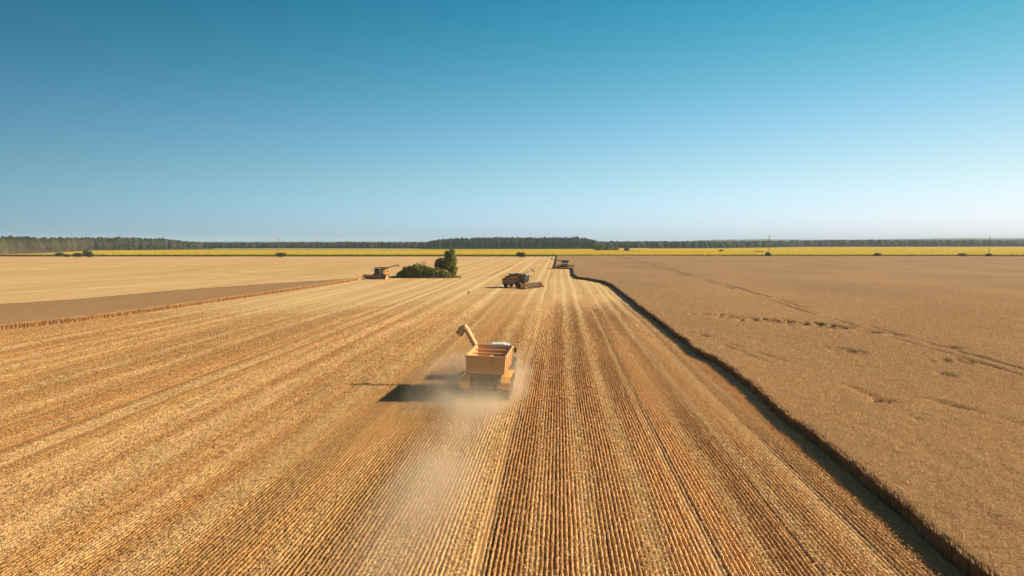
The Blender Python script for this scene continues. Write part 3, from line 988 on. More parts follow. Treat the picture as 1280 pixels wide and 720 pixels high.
limbs('trunk', [(0, 0, 0), (.1, 0, 1.8), (.1, 0, 4.5)], [((.05, 0, 1.5), (-1.2, .2, 4.2)), ((.05, 0, 1.7), (1.5, .1, 4.4))], .17, t)
g2 = at(529, 347.3)
t = empty('thicket_bush', g2, 0, 'broad dark green mound of bushes behind the left combine', 'bush')
lobes = [((-6.6, .2, .9), (2.8, 2.4, 1.6)), ((-4.4, .0, 1.7), (3.0, 2.8, 2.2)), ((-1.8, .3, 2.0), (3.2, 3.0, 2.3)), ((1.0, 0, 1.7), (3.1, 2.8, 2.1)), ((3.8, .1, 1.3), (3.0, 2.6, 1.8)), ((6.6, 0, .9), (2.8, 2.4, 1.4)), ((8.9, .2, .6), (1.8, 1.8, 1.0)), ((-3.0, -.6, 2.4), (1.8, 1.8, 1.6))]
lobes = [((c_[0], c_[1], c_[2] * 1.08), (r_[0] * 1.05, r_[1], r_[2] * 1.12)) for c_, r_ in lobes]
leaves('foliage', lobes, 11000, .25, P_THICK, t)
limbs('stem', None, [((q[0][0] + s, q[0][1], 0), (q[0][0] + s * 2, q[0][1], q[0][2] + .4)) for q in lobes for s in (-.5, .4)], .16, t)
g3 = at(526, 345)
t = empty('dead_shrub', g3 + Vector((0, 4, 0)), 0, 'leafless reddish shrub sticking up behind the green mound', 'shrub')
DEAD = paint('dead_twig', (0.28, 0.17, 0.12), .9, dirt=.2)
ends = []
for k in range(46):
    a = random.uniform(0, 6.28); r = random.uniform(.3, 2.0)
    ends.append(((math.cos(a) * .2, math.sin(a) * .2, random.uniform(.2, 2.5)), (math.cos(a) * r, math.sin(a) * r, random.uniform(3.6, 5.9))))
limbs('branches', [(0, 0, 0), (0, .1, 2), (.1, 0, 4.6)], ends, .12, t, DEAD)


# rank grass left uncut round the thicket
n = 5200
u = RNG.random(n) * 2 * math.pi
rr = RNG.uniform(.82, 1.16, n)
x = g2.x + .6 + np.cos(u) * 10.6 * rr; y = g2.y + 1.2 + np.sin(u) * 3.6 * rr
V = blades(x, y, RNG.uniform(.25, .8, n), RNG.uniform(.06, .16, n), .35, k=3)
c = np.where((RNG.random(n) < .55)[:, None], np.array((.40, .29, .11)), np.array((.14, .16, .045))) * RNG.uniform(.6, 1.2, n)[:, None]
o = loose_faces('rank_grass', V, c, LEAF)
tag(o, 'dry uncut grass fringing the foot of the thicket', 'grass', kind='stuff')


def shrub(px, py, wpx, hpx, pal, label, cat='bush', name='roadside_bush', lob=3, group='bushes along the field margin'):
    q = at(px, py); dep = -q.x * math.sin(YAW) + q.y * math.cos(YAW)
    k = dep / FPX; w, h = wpx * k, hpx * k
    t = empty(name, q, 0, label, cat, group)
    lobes = []
    for i in range(lob):
        f = (i + .5) / lob - .5
        lobes.append(((f * w * .75, random.uniform(-.2, .2) * w, h * random.uniform(.38, .56)), (w * .62 / lob ** .75, w * .4, h * random.uniform(.42, .52))))
    leaves('foliage', lobes, int(220 + 260 * lob), max(.3, .05 * h + .13), pal, t, .4)
    limbs('stem', None, [((c_[0] * .4, 0, 0), (c_[0], c_[1], c_[2])) for c_, _ in lobes], .12, t)
    return t


SHR = [(75, 321.2, 10, 5.6, 2, 'small dark bush on the field margin far left, left one of the pair'),
       (84, 321.0, 5, 3.6, 1, 'tiny bush between the two dark bushes far left'),
       (98, 321.2, 11, 5.4, 2, 'low dark half of the double bush at far left margin'),
       (110, 321.3, 9, 8.6, 2, 'taller dark half of the double bush at far left margin'),
       (350.5, 321.2, 13, 5.6, 3, 'dark bush at the foot of the left power pole'),
       (651, 321.3, 11, 6.4, 3, 'dark rounded bush on the margin below the pine wood'),
       (960, 321.2, 6.5, 6.0, 2, 'dark bush at the foot of the tall right-centre power pole'),
       (1097, 321.0, 9, 4.6, 2, 'dark bush on the margin between the two right-hand poles'),
       (1202, 321.0, 11, 4.6, 3, 'dark flat bush left of the rightmost power pole'),
       (1235.5, 321.2, 6, 4.8, 2, 'small dark bush at the foot of the rightmost power pole'),
       (783.5, 315.0, 6, 5.8, 2, 'upright dark bush in the sunflowers right of the roadside trees'),
       (790.5, 315.4, 3.5, 2.0, 1, 'tiny dark bush in the sunflowers, first after the upright one'),
       (797.5, 315.4, 4.5, 2.2, 1, 'tiny dark bush in the sunflowers, second after the upright one'),
       (815.5, 315.6, 10, 1.8, 3, 'low brown scrub line in the sunflowers right of centre'),
       (901, 315.6, 6, 4.2, 2, 'small dark bush amid the sunflowers left of the tall pole'),
       (948, 316.6, 13, 3.2, 3, 'low brownish scrub just left of the tall pole')]
for i, (a, b_, w, h, lb, lab) in enumerate(SHR):
    shrub(a, b_ + .2, w * 1.1, h * 1.12, P_MARG, lab, lob=lb)
for a, b_, w, h, lb, lab, nm in ((748, 314.6, 14, 11.0, 3, 'tall leafy tree before the woods just right of the pine wood', 'roadside_tree'), (758, 314.4, 9, 8.0, 2, 'medium leafy tree, second from the pine wood', 'roadside_tree'),
                                 (768, 314.4, 12, 5.6, 3, 'low spreading tree, third from the pine wood', 'roadside_tree')):
    t = shrub(a, b_, w, h, P_DARK, lab, 'tree', nm, lb, 'roadside trees by the sunflowers')

# ------------------------------------------------------------------ power poles
WOODM = paint('pole_timber', (0.11, 0.09, 0.075), .85, dirt=.2)
PORC = paint('porcelain', (0.55, 0.52, 0.47), .3, dirt=.1)


def pole(px, topy, label, r=.19):
    q = at(px, 320.9); dep = -q.x * math.sin(YAW) + q.y * math.cos(YAW)
    h = CAM_H + (303 - topy) * dep / FPX
    t = empty('power_pole', q, YAW + .3, label, 'pole', 'power poles along the field margin')
    MB().tube([(0, 0, 0), (0, 0, h * .5), (0, 0, h)], [r * 1.15, r, r * .8], 8).build('post', WOODM, t)
    ca = MB().box(-1.1, 1.1, -.08, .08, h - .9, h - .72).build('crossarm', WOODM, t)
    for s in (-.95, 0, .95):
        zb = h - .72 if s else h
        MB().tube([(s, 0, zb), (s, 0, zb + .12), (s, 0, zb + .3)], [.05, .1, .06], 8).build('insulator', PORC, ca if s else t)
    MB().tube([(.5, .06, h - .85), (.08, .06, h - 1.7)], .04, 6).build('brace', WOODM, t)
    return t


pole(348, 297.5, 'thin power pole rising before the woods at left')
pole(654, 296.5, 'thin power pole in front of the dark pine wood')
pole(961, 294, 'tall thin power pole right of centre standing over a bush', .24)
pole(1236, 296, 'thin power pole near the right edge of the horizon', .22)

# ------------------------------------------------------------------ machine materials
YEL = paint('harvest_yellow', (0.46, 0.19, 0.03), .45, dirt=.3, dirt_col=(.14, .08, .05))
AUGB = paint('auger_brown', (0.17, 0.10, 0.05), .6, dirt_col=(.20, .14, .085), dirt=.3)
HEADB = paint('header_brown', (0.13, 0.065, 0.028), .6, dirt_col=(.20, .14, .085), dirt=.4)
YELC = paint('cart_yellow', (0.66, 0.345, 0.135), .5, dirt=.3, dirt_col=(.50, .36, .22), scale=1.4)
YELF = paint('fender_yellow', (0.72, 0.34, 0.06), .45, dirt=.15)
GREY = paint('machine_grey', (0.16, 0.15, 0.14), .6, dirt_col=(.20, .14, .085), dirt=.35)
DARK = paint('dark_steel', (0.05, 0.045, 0.045), .55, dirt_col=(.20, .14, .085), dirt=.3)
RED = paint('reel_red', (0.13, 0.038, 0.015), .5, dirt_col=(.20, .14, .085), dirt=.25)
STEEL = paint('bare_steel', (0.48, 0.45, 0.40), .35, .6, dirt=.3)
RUBB = paint('tyre_rubber', (0.028, 0.027, 0.026), .85, dirt_col=(.20, .14, .085), dirt=.4, scale=4)
CREAM = paint('rim_cream', (0.62, 0.55, 0.42), .5, dirt=.3)
BLUE = paint('tractor_blue', (0.08, 0.16, 0.42), .4, dirt=.2)
ROOF = paint('roof_blue', (0.34, 0.40, 0.62), .35, dirt=.08)
WHITE = paint('white_paint', (0.75, 0.74, 0.72), .4, dirt=.15)
LAMP = paint('lamp_red', (0.5, 0.03, 0.02), .25, dirt=.1)
LENS = paint('lamp_clear', (0.75, 0.72, 0.65), .15, dirt=.05)
glass, t_, b_ = new_mat('cab_glass')
b_.inputs['Base Color'].default_value = (0.03, 0.04, 0.045, 1); b_.inputs['Roughness'].default_value = .08; b_.inputs['Specular IOR Level'].default_value = .7


def wheel(parent, x, y, r, w, side, rimmat=CREAM, lugs=22):
    mb = MB().lathe([(-w / 2, r * .62), (-w / 2, r * .90), (-w * .38, r * .97), (0, r), (w * .38, r * .97), (w / 2, r * .90), (w / 2, r * .62)], (x, y, r), 28)
    for k in range(lugs):
        a = 2 * math.pi * k / lugs
        for s in (-1, 1):
            aa = a + (math.pi / lugs if s > 0 else 0)
            c_, s_ = math.cos(aa), math.sin(aa); c2_, s2_ = math.cos(aa + .16), math.sin(aa + .16)
            p = [(x + s * w * .04, y + r * .985 * c_, r + r * .985 * s_), (x + s * w * .47, y + r * .9 * c2_, r + r * .9 * s2_)]
            mb.tube([Vector(p[0]), Vector(p[1])], r * .04, 4)
    ty = mb.build('wheel', RUBB, parent)
    rm = MB().lathe([(side * w * .30, r * .60), (side * w * .42, r * .61), (side * w * .40, r * .5), (side * w * .22, r * .42), (side * w * .25, r * .2), (side * w * .36, r * .18)], (x, y, r), 20).build('rim', rimmat, ty)
    return ty


# ------------------------------------------------------------------ combine harvesters
def make_combine(hw=4.1):
    t = empty('combine_harvester', (0, 0, 0))
    # body: straw walkers, side panels, rear hood
    body = MB().prism([(-4.2, 1.35), (-3.3, .95), (1.3, .95), (1.5, 1.5), (1.3, 2.55), (-3.4, 2.75), (-4.35, 2.3)], -1.25, 1.25).build('body', GREY, t)
    for s in (-1, 1):
        x0, x1 = sorted((s * 1.253, s * 1.40))
        pn = MB().prism([(-4.15, 1.5), (-3.2, 1.25), (.4, 1.35), (1.15, 1.9), (1.15, 2.5), (-3.35, 2.7), (-4.2, 2.25)], x0, x1).build('side_panel', YEL, t)
        x0, x1 = sorted((s * 1.403, s * 1.415))
        MB().prism([(-3.6, 2.1), (.9, 2.15), (.9, 2.32), (-3.5, 2.36)], x0, x1).build('stripe', DARK, pn)
        MB().box(*sorted((s * 1.0, s * 1.22)), -4.42, -4.30, 1.9, 2.1).build('tail_light', LAMP, t)
    MB().prism([(-4.5, .75), (-4.2, 1.6), (-3.6, 1.6), (-3.7, .75)], -.9, .9).build('straw_chopper', DARK, t)
    tk = MB().hexa([(-1.35, -1.7, 2.6), (1.35, -1.7, 2.6), (1.35, 1.0, 2.55), (-1.35, 1.0, 2.55), (-1.45, -1.8, 3.15), (1.45, -1.8, 3.15), (1.45, 1.1, 3.15), (-1.45, 1.1, 3.15)]).build('grain_tank', YEL, t)
    ex = MB()
    for s in (-1, 1):
        ex.hexa([(s * 1.45, -1.8, 3.152), (s * 1.45, 1.1, 3.152), (s * 1.39, 1.1, 3.152), (s * 1.39, -1.8, 3.152), (s * 1.75, -2.0, 3.75), (s * 1.75, 1.3, 3.75), (s * 1.69, 1.3, 3.75), (s * 1.69, -2.0, 3.75)])
    ex.hexa([(-1.38, -1.8, 3.152), (1.38, -1.8, 3.152), (1.38, -1.74, 3.152), (-1.38, -1.74, 3.152), (-1.68, -2.0, 3.75), (1.68, -2.0, 3.75), (1.68, -1.94, 3.75), (-1.68, -1.94, 3.75)])
    ex.hexa([(-1.38, 1.04, 3.152), (1.38, 1.04, 3.152), (1.38, 1.1, 3.152), (-1.38, 1.1, 3.152), (-1.68, 1.24, 3.75), (1.68, 1.24, 3.75), (1.68, 1.3, 3.75), (-1.68, 1.3, 3.75)])
    ex.build('tank_extension', DARK, t)
    MB().box(-1.15, 1.15, -3.3, -1.83, 2.752, 3.12).build('engine_cover', DARK, t)
    MB().tube([(.8, -2.4, 3.1), (.8, -2.4, 3.7), (.8, -2.6, 3.85)], .09, 8).build('exhaust', STEEL, t)
    # cab
    cab = MB().hexa([(-.85, 1.35, 1.75), (.85, 1.35, 1.75), (.85, 2.75, 1.75), (-.85, 2.75, 1.75), (-.9, 1.3, 3.4), (.9, 1.3, 3.4), (.9, 3.05, 3.4), (-.9, 3.05, 3.4)]).build('cab', glass, t, label='dark glazed driving cab')
    for s in (-1, 1):
        for (ya, yb) in ((2.78, 3.08), (1.33, 1.28)):
            MB().tube([(s * .86, ya, 1.75), (s * .91, yb, 3.4)], .055, 6).build('cab_post', GREY, cab)
        MB().tube([(s * .9, 2.9, 3.2), (s * 1.45, 3.15, 3.05)], .03, 6).build('mirror_arm', DARK, t)
        MB().box(*sorted((s * 1.36, s * 1.58)), 3.12, 3.18, 2.6, 3.05).build('mirror', DARK, t)
    MB().box(-1.0, 1.0, 1.1, 3.2, 3.402, 3.6).build('cab_roof', GREY, t, .05)
    MB().tube([(.6, 1.5, 3.6), (.6, 1.5, 3.82)], .07, 8).build('beacon', YELF, t)
    for s in (-.75, -.45, .45, .75):
        MB().box(s - .1, s + .1, 3.202, 3.26, 3.43, 3.57).build('work_light', LENS, t)
    MB().box(-1.5, -.92, 1.35, 2.6, 1.62, 1.72).build('platform', GREY, t)
    ld = MB().tube([(-1.45, 2.3, .5), (-1.35, 2.3, 1.65)], .03, 6).tube([(-1.45, 1.9, .5), (-1.35, 1.9, 1.65)], .03, 6)
    for k in range(4): ld.box(-1.5 + k * .025, -1.36 + k * .025, 1.9, 2.3, .55 + k * .27, .59 + k * .27)
    ld.build('ladder', GREY, t)
    # wheels
    for s in (-1, 1):
        wheel(t, s * 1.55, 1.15, .95, .72, s)
        wheel(t, s * 1.35, -3.0, .62, .45, s, lugs=18)
    MB().box(-1.3, 1.3, -3.1, -2.9, .5, .75).build('rear_axle', DARK, t)
    MB().box(-1.3, 1.3, 1.0, 1.3, .75, 1.1).build('front_axle', DARK, t)
    # header
    MB().hexa([(-.75, 1.5, 1.0), (.75, 1.5, 1.0), (.75, 3.7, .35), (-.75, 3.7, .35), (-.75, 1.5, 1.7), (.75, 1.5, 1.7), (.75, 3.7, 1.05), (-.75, 3.7, 1.05)]).build('feeder_house', YEL, t)
    hd = MB().prism([(3.7, .25), (5.0, .14), (5.0, .20), (3.95, .34), (3.82, 1.25), (3.7, 1.25)], -hw, hw).build('header', HEADB, t, label='wide cutting header')
    for s in (-1, 1):
        MB().prism([(3.66, .22), (5.5, .12), (5.75, .3), (4.9, .95), (3.9, 1.35), (3.66, 1.3)], *sorted((s * (hw + .003), s * (hw + .13)))).build('divider', YELF, hd)
    MB().tube([(-hw, 4.3, .58), (hw, 4.3, .58)], .25, 10).build('cross_auger', GREY, hd)
    rl = MB().tube([(-hw, 4.85, 1.05), (hw, 4.85, 1.05)], .07, 8)
    for k in range(6):
        a = k * math.pi / 3 + .2
        yy, zz = 4.85 + .55 * math.cos(a), 1.05 + .55 * math.sin(a)
        rl.tube([(-hw, yy, zz), (hw, yy, zz)], .045, 6)
        n_ = 5
        for i in range(n_):
            xx = -hw + .05 + (2 * hw - .1) * i / (n_ - 1)
            rl.tube([(xx, 4.85, 1.05), (xx, yy, zz)], .03, 4)
        for i in range(30):
            xx = -hw + .15 + (2 * hw - .3) * i / 29
            rl.box(xx - .012, xx + .012, yy - .012, yy + .012, zz - .26, zz)
    rl.build('reel', RED, hd)
    for s in (-1, 1):
        MB().tube([(s * (hw - .1), 3.8, 1.3), (s * (hw - .1), 4.85, 1.12)], .05, 6).build('reel_arm', RED, hd)
    # unloading auger swung out to the machine's left
    ua = MB().tube([(-1.35, .4, 2.4), (-1.55, .4, 3.25), (-2.0, .42, 3.5), (-6.3, .55, 4.55)], .17, 10).build('unloading_auger', AUGB, t)
    MB().tube([(-6.25, .55, 4.55), (-6.62, .56, 4.5), (-6.78, .56, 4.1)], [.22, .22, .25], 10).build('spout', DARK, ua)
    MB().tube([(-1.4, .35, 2.9), (-3.2, .46, 3.72)], .05, 6).build('auger_strut', DARK, ua)
    return t


def place(t, px, py, heading, label, z=0):
    q = at(px, py)
    t.location = (q.x, q.y, z)
    t.rotation_euler = (0, 0, heading)
    tag(t, label, 'combine', 'combine harvesters in the field')
    return q


HARV = 'combine harvesters in the field'
c1 = make_combine()
c2 = copy_tree(c1)
c3 = copy_tree(c1)
place(c1, 647.5, 359.6, math.radians(-90 - 30), 'yellow combine mid-field turned to the right, dark tank and red reel showing')
place(c2, 476, 348.2, math.radians(180 - 10), 'distant combine facing the camera at the end of the left wheat strip')
place(c3, 706.5, 335.6, math.radians(-2), 'farthest combine driving away along the edge of the right wheat block')

# ------------------------------------------------------------------ grain cart
def make_cart():
    t = empty('grain_cart', (0, 0, 0), 0, 'big open yellow grain cart trailing dust in the middle of the stubble', 'grain cart')
    X, Y0, Y1, ZT, ZB = 1.5, -2.75, 3.0, 3.42, 2.15
    th = .07
    # panels of the tub
    rear = MB().hexa([(-X + .06, Y0 + .12, ZB), (X - .06, Y0 + .12, ZB), (X - .06, Y0 + .12 + th, ZB), (-X + .06, Y0 + .12 + th, ZB), (-X, Y0, ZT), (X, Y0, ZT), (X, Y0 + th, ZT), (-X, Y0 + th, ZT)]).build('rear_panel', YELC, t)
    MB().hexa([(-X + .06, Y1 - .12 - th, ZB), (X - .06, Y1 - .12 - th, ZB), (X - .06, Y1 - .12, ZB), (-X + .06, Y1 - .12, ZB), (-X, Y1 - th, ZT), (X, Y1 - th, ZT), (X, Y1, ZT), (-X, Y1, ZT)]).build('front_panel', YELC, t)
    for s in (-1, 1):
        sp = MB().hexa([(s * (X - .06), Y0 + .12 + th + .003, ZB), (s * (X - .06), Y1 - .12 - th - .003, ZB), (s * (X - .06 - th), Y1 - .12 - th - .003, ZB), (s * (X - .06 - th), Y0 + .12 + th + .003, ZB),
                        (s * X, Y0 + th + .003, ZT), (s * X, Y1 - th - .003, ZT), (s * (X - th), Y1 - th - .003, ZT), (s * (X - th), Y0 + th + .003, ZT)]).build('side_panel', YELC, t)
        for k in range(4):
            yy = Y0 + .7 + k * 1.42
            MB().hexa([(s * (X - .058), yy, ZB), (s * (X + .02), yy, ZB), (s * (X + .02), yy + .1, ZB), (s * (X - .058), yy + .1, ZB),
                       (s * (X + .003), yy, ZT - .06), (s * (X + .06), yy, ZT - .06), (s * (X + .06), yy + .1, ZT - .06), (s * (X + .003), yy + .1, ZT - .06)]).build('rib', YELC, sp)
    for xx in (-.55, .55):
        MB().hexa([(xx - .05, Y0 + .05, ZB), (xx + .05, Y0 + .05, ZB), (xx + .05, Y0 + .118, ZB), (xx - .05, Y0 + .118, ZB), (xx - .05, Y0 - .045, ZT - .06), (xx + .05, Y0 - .045, ZT - .06), (xx + .05, Y0 - .003, ZT - .06), (xx - .05, Y0 - .003, ZT - .06)]).build('rib', YELC, rear)
    rim = MB()
    rim.box(-X - .07, X + .07, Y0 - .07, Y0 + .05, ZT + .002, ZT + .11)
    rim.box(-X - .07, X + .07, Y1 - .05, Y1 + .07, ZT + .002, ZT + .11)
    for s in (-1, 1):
        rim.box(*sorted((s * (X - .05), s * (X + .07))), Y0 + .052, Y1 - .052, ZT + .002, ZT + .11)
    rim.build('top_rim', YELC, t)
    # hopper below
    MB().hexa([(-.55, Y0 + 1.1, 1.0), (.55, Y0 + 1.1, 1.0), (.55, Y1 - 1.0, 1.0), (-.55, Y1 - 1.0, 1.0), (-X + .2, Y0 + .3, ZB - .003), (X - .2, Y0 + .3, ZB - .003), (X - .2, Y1 - .3, ZB - .003), (-X + .2, Y1 - .3, ZB - .003)]).build('hopper', paint('dusty_hopper', (0.20, 0.13, 0.08), .8, dirt=.3), t)
    # inside: ridged auger cover and cross braces
    MB().prism([(Y0 + .3, ZB), (Y0 + .3, ZB + .25), (Y1 - .3, ZB + .55), (Y1 - .3, ZB)], -.35, .35).build('auger_cover', YELC, t)
    for yy, zz in ((-1.0, 3.0), (.55, 3.12), (1.9, 3.2)):
        MB().box(-X + .075, X - .075, yy - .10, yy + .10, zz, zz + .10).build('cross_brace', YELC, t)
    # chassis, drawbar, wheels, mudguards
    for s in (-1, 1):
        MB().box(*sorted((s * .55, s * .72)), Y0 + .35, Y1, .78, .998).build('chassis_rail', DARK, t)
    MB().tube([(-.6, Y1 - .02, .85), (0, Y1 + 1.7, .62), (0, Y1 + 2.1, .6)], .09, 8).tube([(.6, Y1 - .02, .85), (.03, Y1 + 1.65, .62)], .09, 8).build('drawbar', DARK, t)
    for yy in (-1.75, .05):
        MB().box(-1.5, 1.5, yy - .09, yy + .09, .72, .9).build('axle', DARK, t)
    for s in (-1, 1):
        for yy in (-1.75, .05):
            wheel(t, s * 1.52, yy, .84, .62, s)
        fd = MB().prism([(-2.72, 1.02), (-2.66, 1.02), (-2.6, 1.5), (-2.25, 1.86), (.55, 1.86), (.9, 1.5), (.96, 1.02), (1.02, 1.02), (.97, 1.56), (.58, 1.93), (-2.28, 1.93), (-2.67, 1.54)], *sorted((s * 1.19, s * 1.88)))
        fd.build('mudguard', YELF, t, label='orange-yellow mudguard over the wheels')
        MB().box(*sorted((s * 1.25, s * 1.8)), -2.80, -2.725, 1.02, 1.56).build('mudflap', YELF, t)
        lb = MB().box(*sorted((s * .9, s * 1.18)), Y0 + .02, Y0 + .08, 1.35, 1.5).build('tail_light', LAMP, t)
    MB().box(-1.18, 1.18, Y0 + .1, Y0 + .2, 1.32, 1.56).build('bumper', DARK, t)
    # unloading auger folded out at the front left corner
    au = MB().tube([(-.7, Y1 + .25, .9), (-1.25, Y1 + .27, 2.4), (-1.68, Y1 + .3, 3.35), (-2.52, Y1 + .42, 4.72)], .24, 12).build('unloading_auger', YELC, t)
    MB().tube([(-2.44, Y1 + .40, 4.60), (-2.62, Y1 + .43, 4.84), (-2.86, Y1 + .44, 4.70), (-3.12, Y1 + .44, 4.22)], [.27, .29, .31, .34], 10).build('spout', YELC, au)
    MB().tube([(-1.52, Y1 + .03, 2.9), (-1.9, Y1 + .3, 3.9)], .05, 6).build('lift_cylinder', DARK, au)
    return t


cart = make_cart()
CART_HEAD = math.radians(-1.8)
cart.location = lat_dep(-1.80, 54.0)
cart.rotation_euler = (0, math.radians(1.6), CART_HEAD)


# ------------------------------------------------------------------ tractor
def make_tractor():
    t = empty('tractor', (0, 0, 0), 0, 'blue tractor with pale roof pulling the grain cart', 'tractor')
    MB().prism([(.55, 1.0), (2.75, .95), (2.85, 1.5), (2.6, 1.82), (.55, 2.0)], -.42, .42).build('hood', BLUE, t, .04)
    MB().box(-.36, .36, 2.86, 2.9, 1.0, 1.55).build('grille', DARK, t)
    MB().box(-.35, .35, -1.6, 2.4, .6, .97).build('transmission', DARK, t)
    cab = MB().hexa([(-.7, -1.15, 1.25), (.7, -1.15, 1.25), (.7, .5, 1.25), (-.7, .5, 1.25), (-.8, -1.25, 2.72), (.8, -1.25, 2.72), (.8, .42, 2.72), (-.8, .42, 2.72)]).build('cab', glass, t, label='dark glazed driving cab')
    for s in (-1, 1):
        for ya, yb in ((-1.17, -1.27), (.52, .44), (-.35, -.4)):
            MB().tube([(s * .71, ya, 1.25), (s * .81, yb, 2.72)], .05, 6).build('cab_post', DARK, cab)
    rf = MB().hexa([(-.95, -1.45, 2.722), (.95, -1.45, 2.722), (.95, .65, 2.722), (-.95, .65, 2.722), (-.84, -1.3, 3.08), (.84, -1.3, 3.08), (.84, .5, 3.08), (-.84, .5, 3.08)]).build('cab_roof', ROOF, t, .03, 'pale blue cab roof')
    MB().box(-.6, .6, -1.0, .1, 3.082, 3.16).build('roof_hatch', WHITE, rf)
    for s in (-.8, -.5, .5, .8):
        MB().box(s - .11, s + .11, -1.53, -1.455, 2.73, 2.86).build('work_light', LENS, rf)
    MB().tube([(.66, .3, 3.07), (.66, .3, 3.32)], .07, 8).build('beacon', YELF, rf)
    for s in (-1, 1):
        MB().tube([(s * .82, .45, 2.5), (s * 1.32, .6, 2.6), (s * 1.35, .6, 2.4)], .03, 6).build('mirror_arm', DARK, t)
        MB().box(*sorted((s * 1.24, s * 1.46)), .57, .63, 2.2, 2.62).build('mirror', DARK, t)
        MB().prism([(-1.95, 1.35), (-1.7, 1.8), (-1.15, 2.02), (-.5, 1.95), (.0, 1.6), (.04, 1.66), (-.48, 2.02), (-1.16, 2.09), (-1.75, 1.86), (-2.0, 1.4)], *sorted((s * .85, s * 1.5))).build('mudguard', GREY, t)
        wheel(t, s * 1.2, -1.0, .95, .62, s, WHITE)
        wheel(t, s * 1.1, 2.0, .68, .48, s, WHITE, 18)
    MB().box(-1.2, 1.2, -1.1, -.9, .85, 1.05).build('rear_axle', DARK, t)
    MB().box(-1.1, 1.1, 1.9, 2.1, .58, .78).build('front_axle', DARK, t)
    MB().tube([(.5, .9, 1.9), (.5, .9, 2.75), (.5, .8, 2.95)], .06, 8).build('exhaust', STEEL, t)
    MB().box(-.12, .12, -2.35, -1.6, .5, .62).build('hitch', DARK, t)
    return t


trac = make_tractor()
head = Vector((-math.sin(CART_HEAD), math.cos(CART_HEAD), 0))
trac.location = Vector(cart.location) + head * 6.95
trac.location.z = 0
trac.rotation_euler = (0, 0, CART_HEAD)

# ------------------------------------------------------------------ bird over the stubble
def make_bird():
    q = at(585.5, 366.3, 2.2)
    t = empty('bird', (q.x, q.y, 2.2), math.radians(70), 'small dark bird flying low over the stubble', 'bird')
    BM = paint('dark_feather', (0.09, 0.05, 0.025), .8, dirt=.2, scale=9)
    MB().tube([(0, -.26, .0), (0, -.16, .0), (0, 0, .0), (0, .12, .02), (0, .17, .04), (0, .22, .04), (0, .27, .03)], [.03, .055, .075, .05, .042, .036, .008], 10).build('body', BM, t)
    for s in (-1, 1):
        MB().hexa([(s * .04, -.10, .02), (s * .26, -.08, .20), (s * .26, .07, .20), (s * .04, .09, .02), (s * .04, -.10, .045), (s * .26, -.08, .215), (s * .26, .07, .215), (s * .04, .09, .045)]).hexa(
            [(s * .262, -.08, .20), (s * .44, -.12, .38), (s * .43, -.04, .38), (s * .262, .07, .20), (s * .262, -.08, .212), (s * .44, -.12, .386), (s * .43, -.04, .386), (s * .262, .07, .212)]).build('wing', BM, t)
    MB().hexa([(-.03, -.26, 0), (.03, -.26, 0), (.09, -.42, -.01), (-.09, -.42, -.01), (-.03, -.26, .015), (.03, -.26, .015), (.09, -.42, 0), (-.09, -.42, 0)]).build('tail', BM, t)
    return t


make_bird()

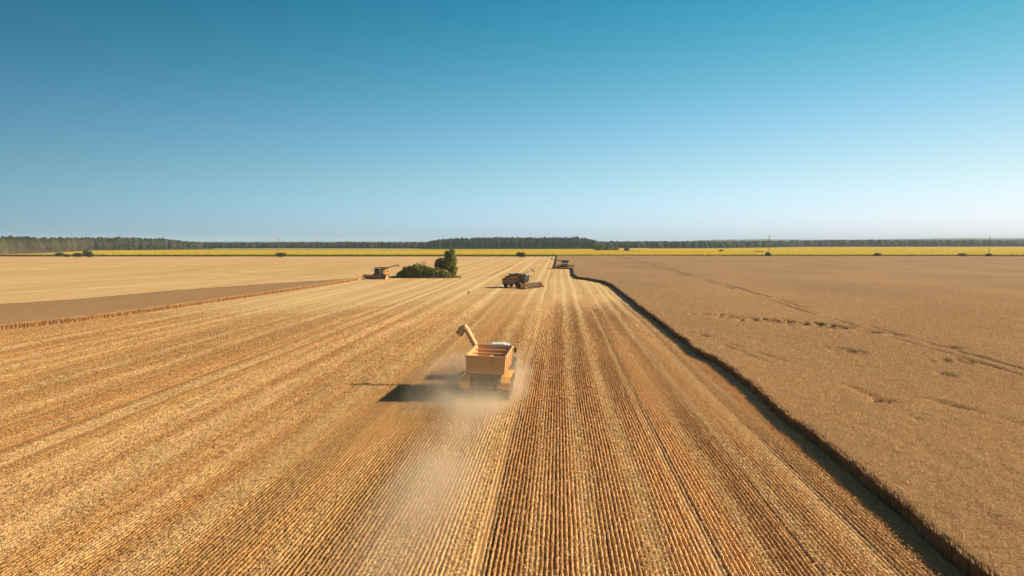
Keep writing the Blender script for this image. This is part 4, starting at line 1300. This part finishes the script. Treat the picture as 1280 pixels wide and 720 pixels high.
# ------------------------------------------------------------------ dust raised by the wheels
def dust(name, label, lo, hi, dens, ns, col, step, trail=False, power=1.2):
    m = bpy.data.materials.new(name + '_air'); m.use_nodes = True
    t = m.node_tree; t.nodes.remove(t.nodes['Principled BSDF'])
    pv = N(t, 'ShaderNodeVolumePrincipled'); pv.inputs['Color'].default_value = (*col, 1); pv.inputs['Anisotropy'].default_value = .1
    t.links.new(pv.outputs[0], t.nodes['Material Output'].inputs['Volume'])
    tc = N(t, 'ShaderNodeTexCoord')
    s = N(t, 'ShaderNodeSeparateXYZ'); t.links.new(tc.outputs['Generated'], s.inputs[0])

    def M(op, a, b_=None):
        q = N(t, 'ShaderNodeMath', operation=op)
        for i, v in enumerate((a, b_)):
            if v is None: continue
            if isinstance(v, (int, float)): q.inputs[i].default_value = v
            else: t.links.new(v, q.inputs[i])
        return q.outputs[0]
    fx = M('MULTIPLY', M('MULTIPLY', s.outputs['X'], M('SUBTRACT', 1, s.outputs['X'])), 4)
    if trail:
        fy = M('POWER', s.outputs['Y'], .45)
        fy = M('MULTIPLY', fy, M('MINIMUM', M('MULTIPLY', M('SUBTRACT', 1, s.outputs['Y']), 12), 1))
    else:
        fy = M('MULTIPLY', M('MULTIPLY', s.outputs['Y'], M('SUBTRACT', 1, s.outputs['Y'])), 4)
    fz = M('POWER', M('SUBTRACT', 1, s.outputs['Z']), 1.6)
    n = N(t, 'ShaderNodeTexNoise'); n.inputs['Scale'].default_value = ns; n.inputs['Detail'].default_value = 3
    t.links.new(tc.outputs['Object'], n.inputs['Vector'])
    r = N(t, 'ShaderNodeMapRange'); r.inputs[1].default_value = .30; r.inputs[2].default_value = .70
    t.links.new(n.outputs['Fac'], r.inputs[0])
    d = M('MULTIPLY', M('MULTIPLY', M('POWER', fx, power), fy), M('MULTIPLY', fz, M('MULTIPLY', r.outputs[0], dens)))
    t.links.new(d, pv.inputs['Density'])
    m.cycles.volume_step_rate = step
    c = [(a + b_) / 2 for a, b_ in zip(lo, hi)]
    o = MB().box(*(v for a, b_, k in zip(lo, hi, c) for v in (a - k, b_ - k))).build(name, m)
    o.location = c
    tag(o, label, 'dust', kind='stuff')
    return o


cx, cy = cart.location.x, cart.location.y
DUSTC = (0.92, 0.81, 0.63)
dust('dust_cloud', 'cloud of pale dust swirling round the cart wheels', (cx - 6.0, cy - 9, .03), (cx + 3.6, cy + 12, 3.0), .68, .55, DUSTC, .35)
dust('dust_trail', 'thin trail of dust hanging behind the grain cart', (cx - 3.2, 20, .03), (cx + 2.0, cy - 1.5, 1.5), .85, .07, DUSTC, .35, True)

q = px_dep(20, 610)
dust('drifting_dust', 'brown dust drifting in front of the far left wood', (q.x - 110, q.y - 30, .5), (q.x + 95, q.y + 45, 19), .010, .03, (0.62, 0.47, 0.35), .6)

# ------------------------------------------------------------------ summer haze
hm = bpy.data.materials.new('haze_air'); hm.use_nodes = True
t = hm.node_tree; t.nodes.remove(t.nodes['Principled BSDF'])
pv = N(t, 'ShaderNodeVolumePrincipled'); pv.inputs['Color'].default_value = (0.62, 0.80, 1.0, 1); pv.inputs['Density'].default_value = 0.85e-4
pv.inputs['Anisotropy'].default_value = .0
t.links.new(pv.outputs[0], t.nodes['Material Output'].inputs['Volume'])
o = MB().box(-11500, 11500, -3500, 11500, -1.2, 75).build('haze', hm)
tag(o, 'thin blue summer haze over the fields', 'haze', kind='stuff')
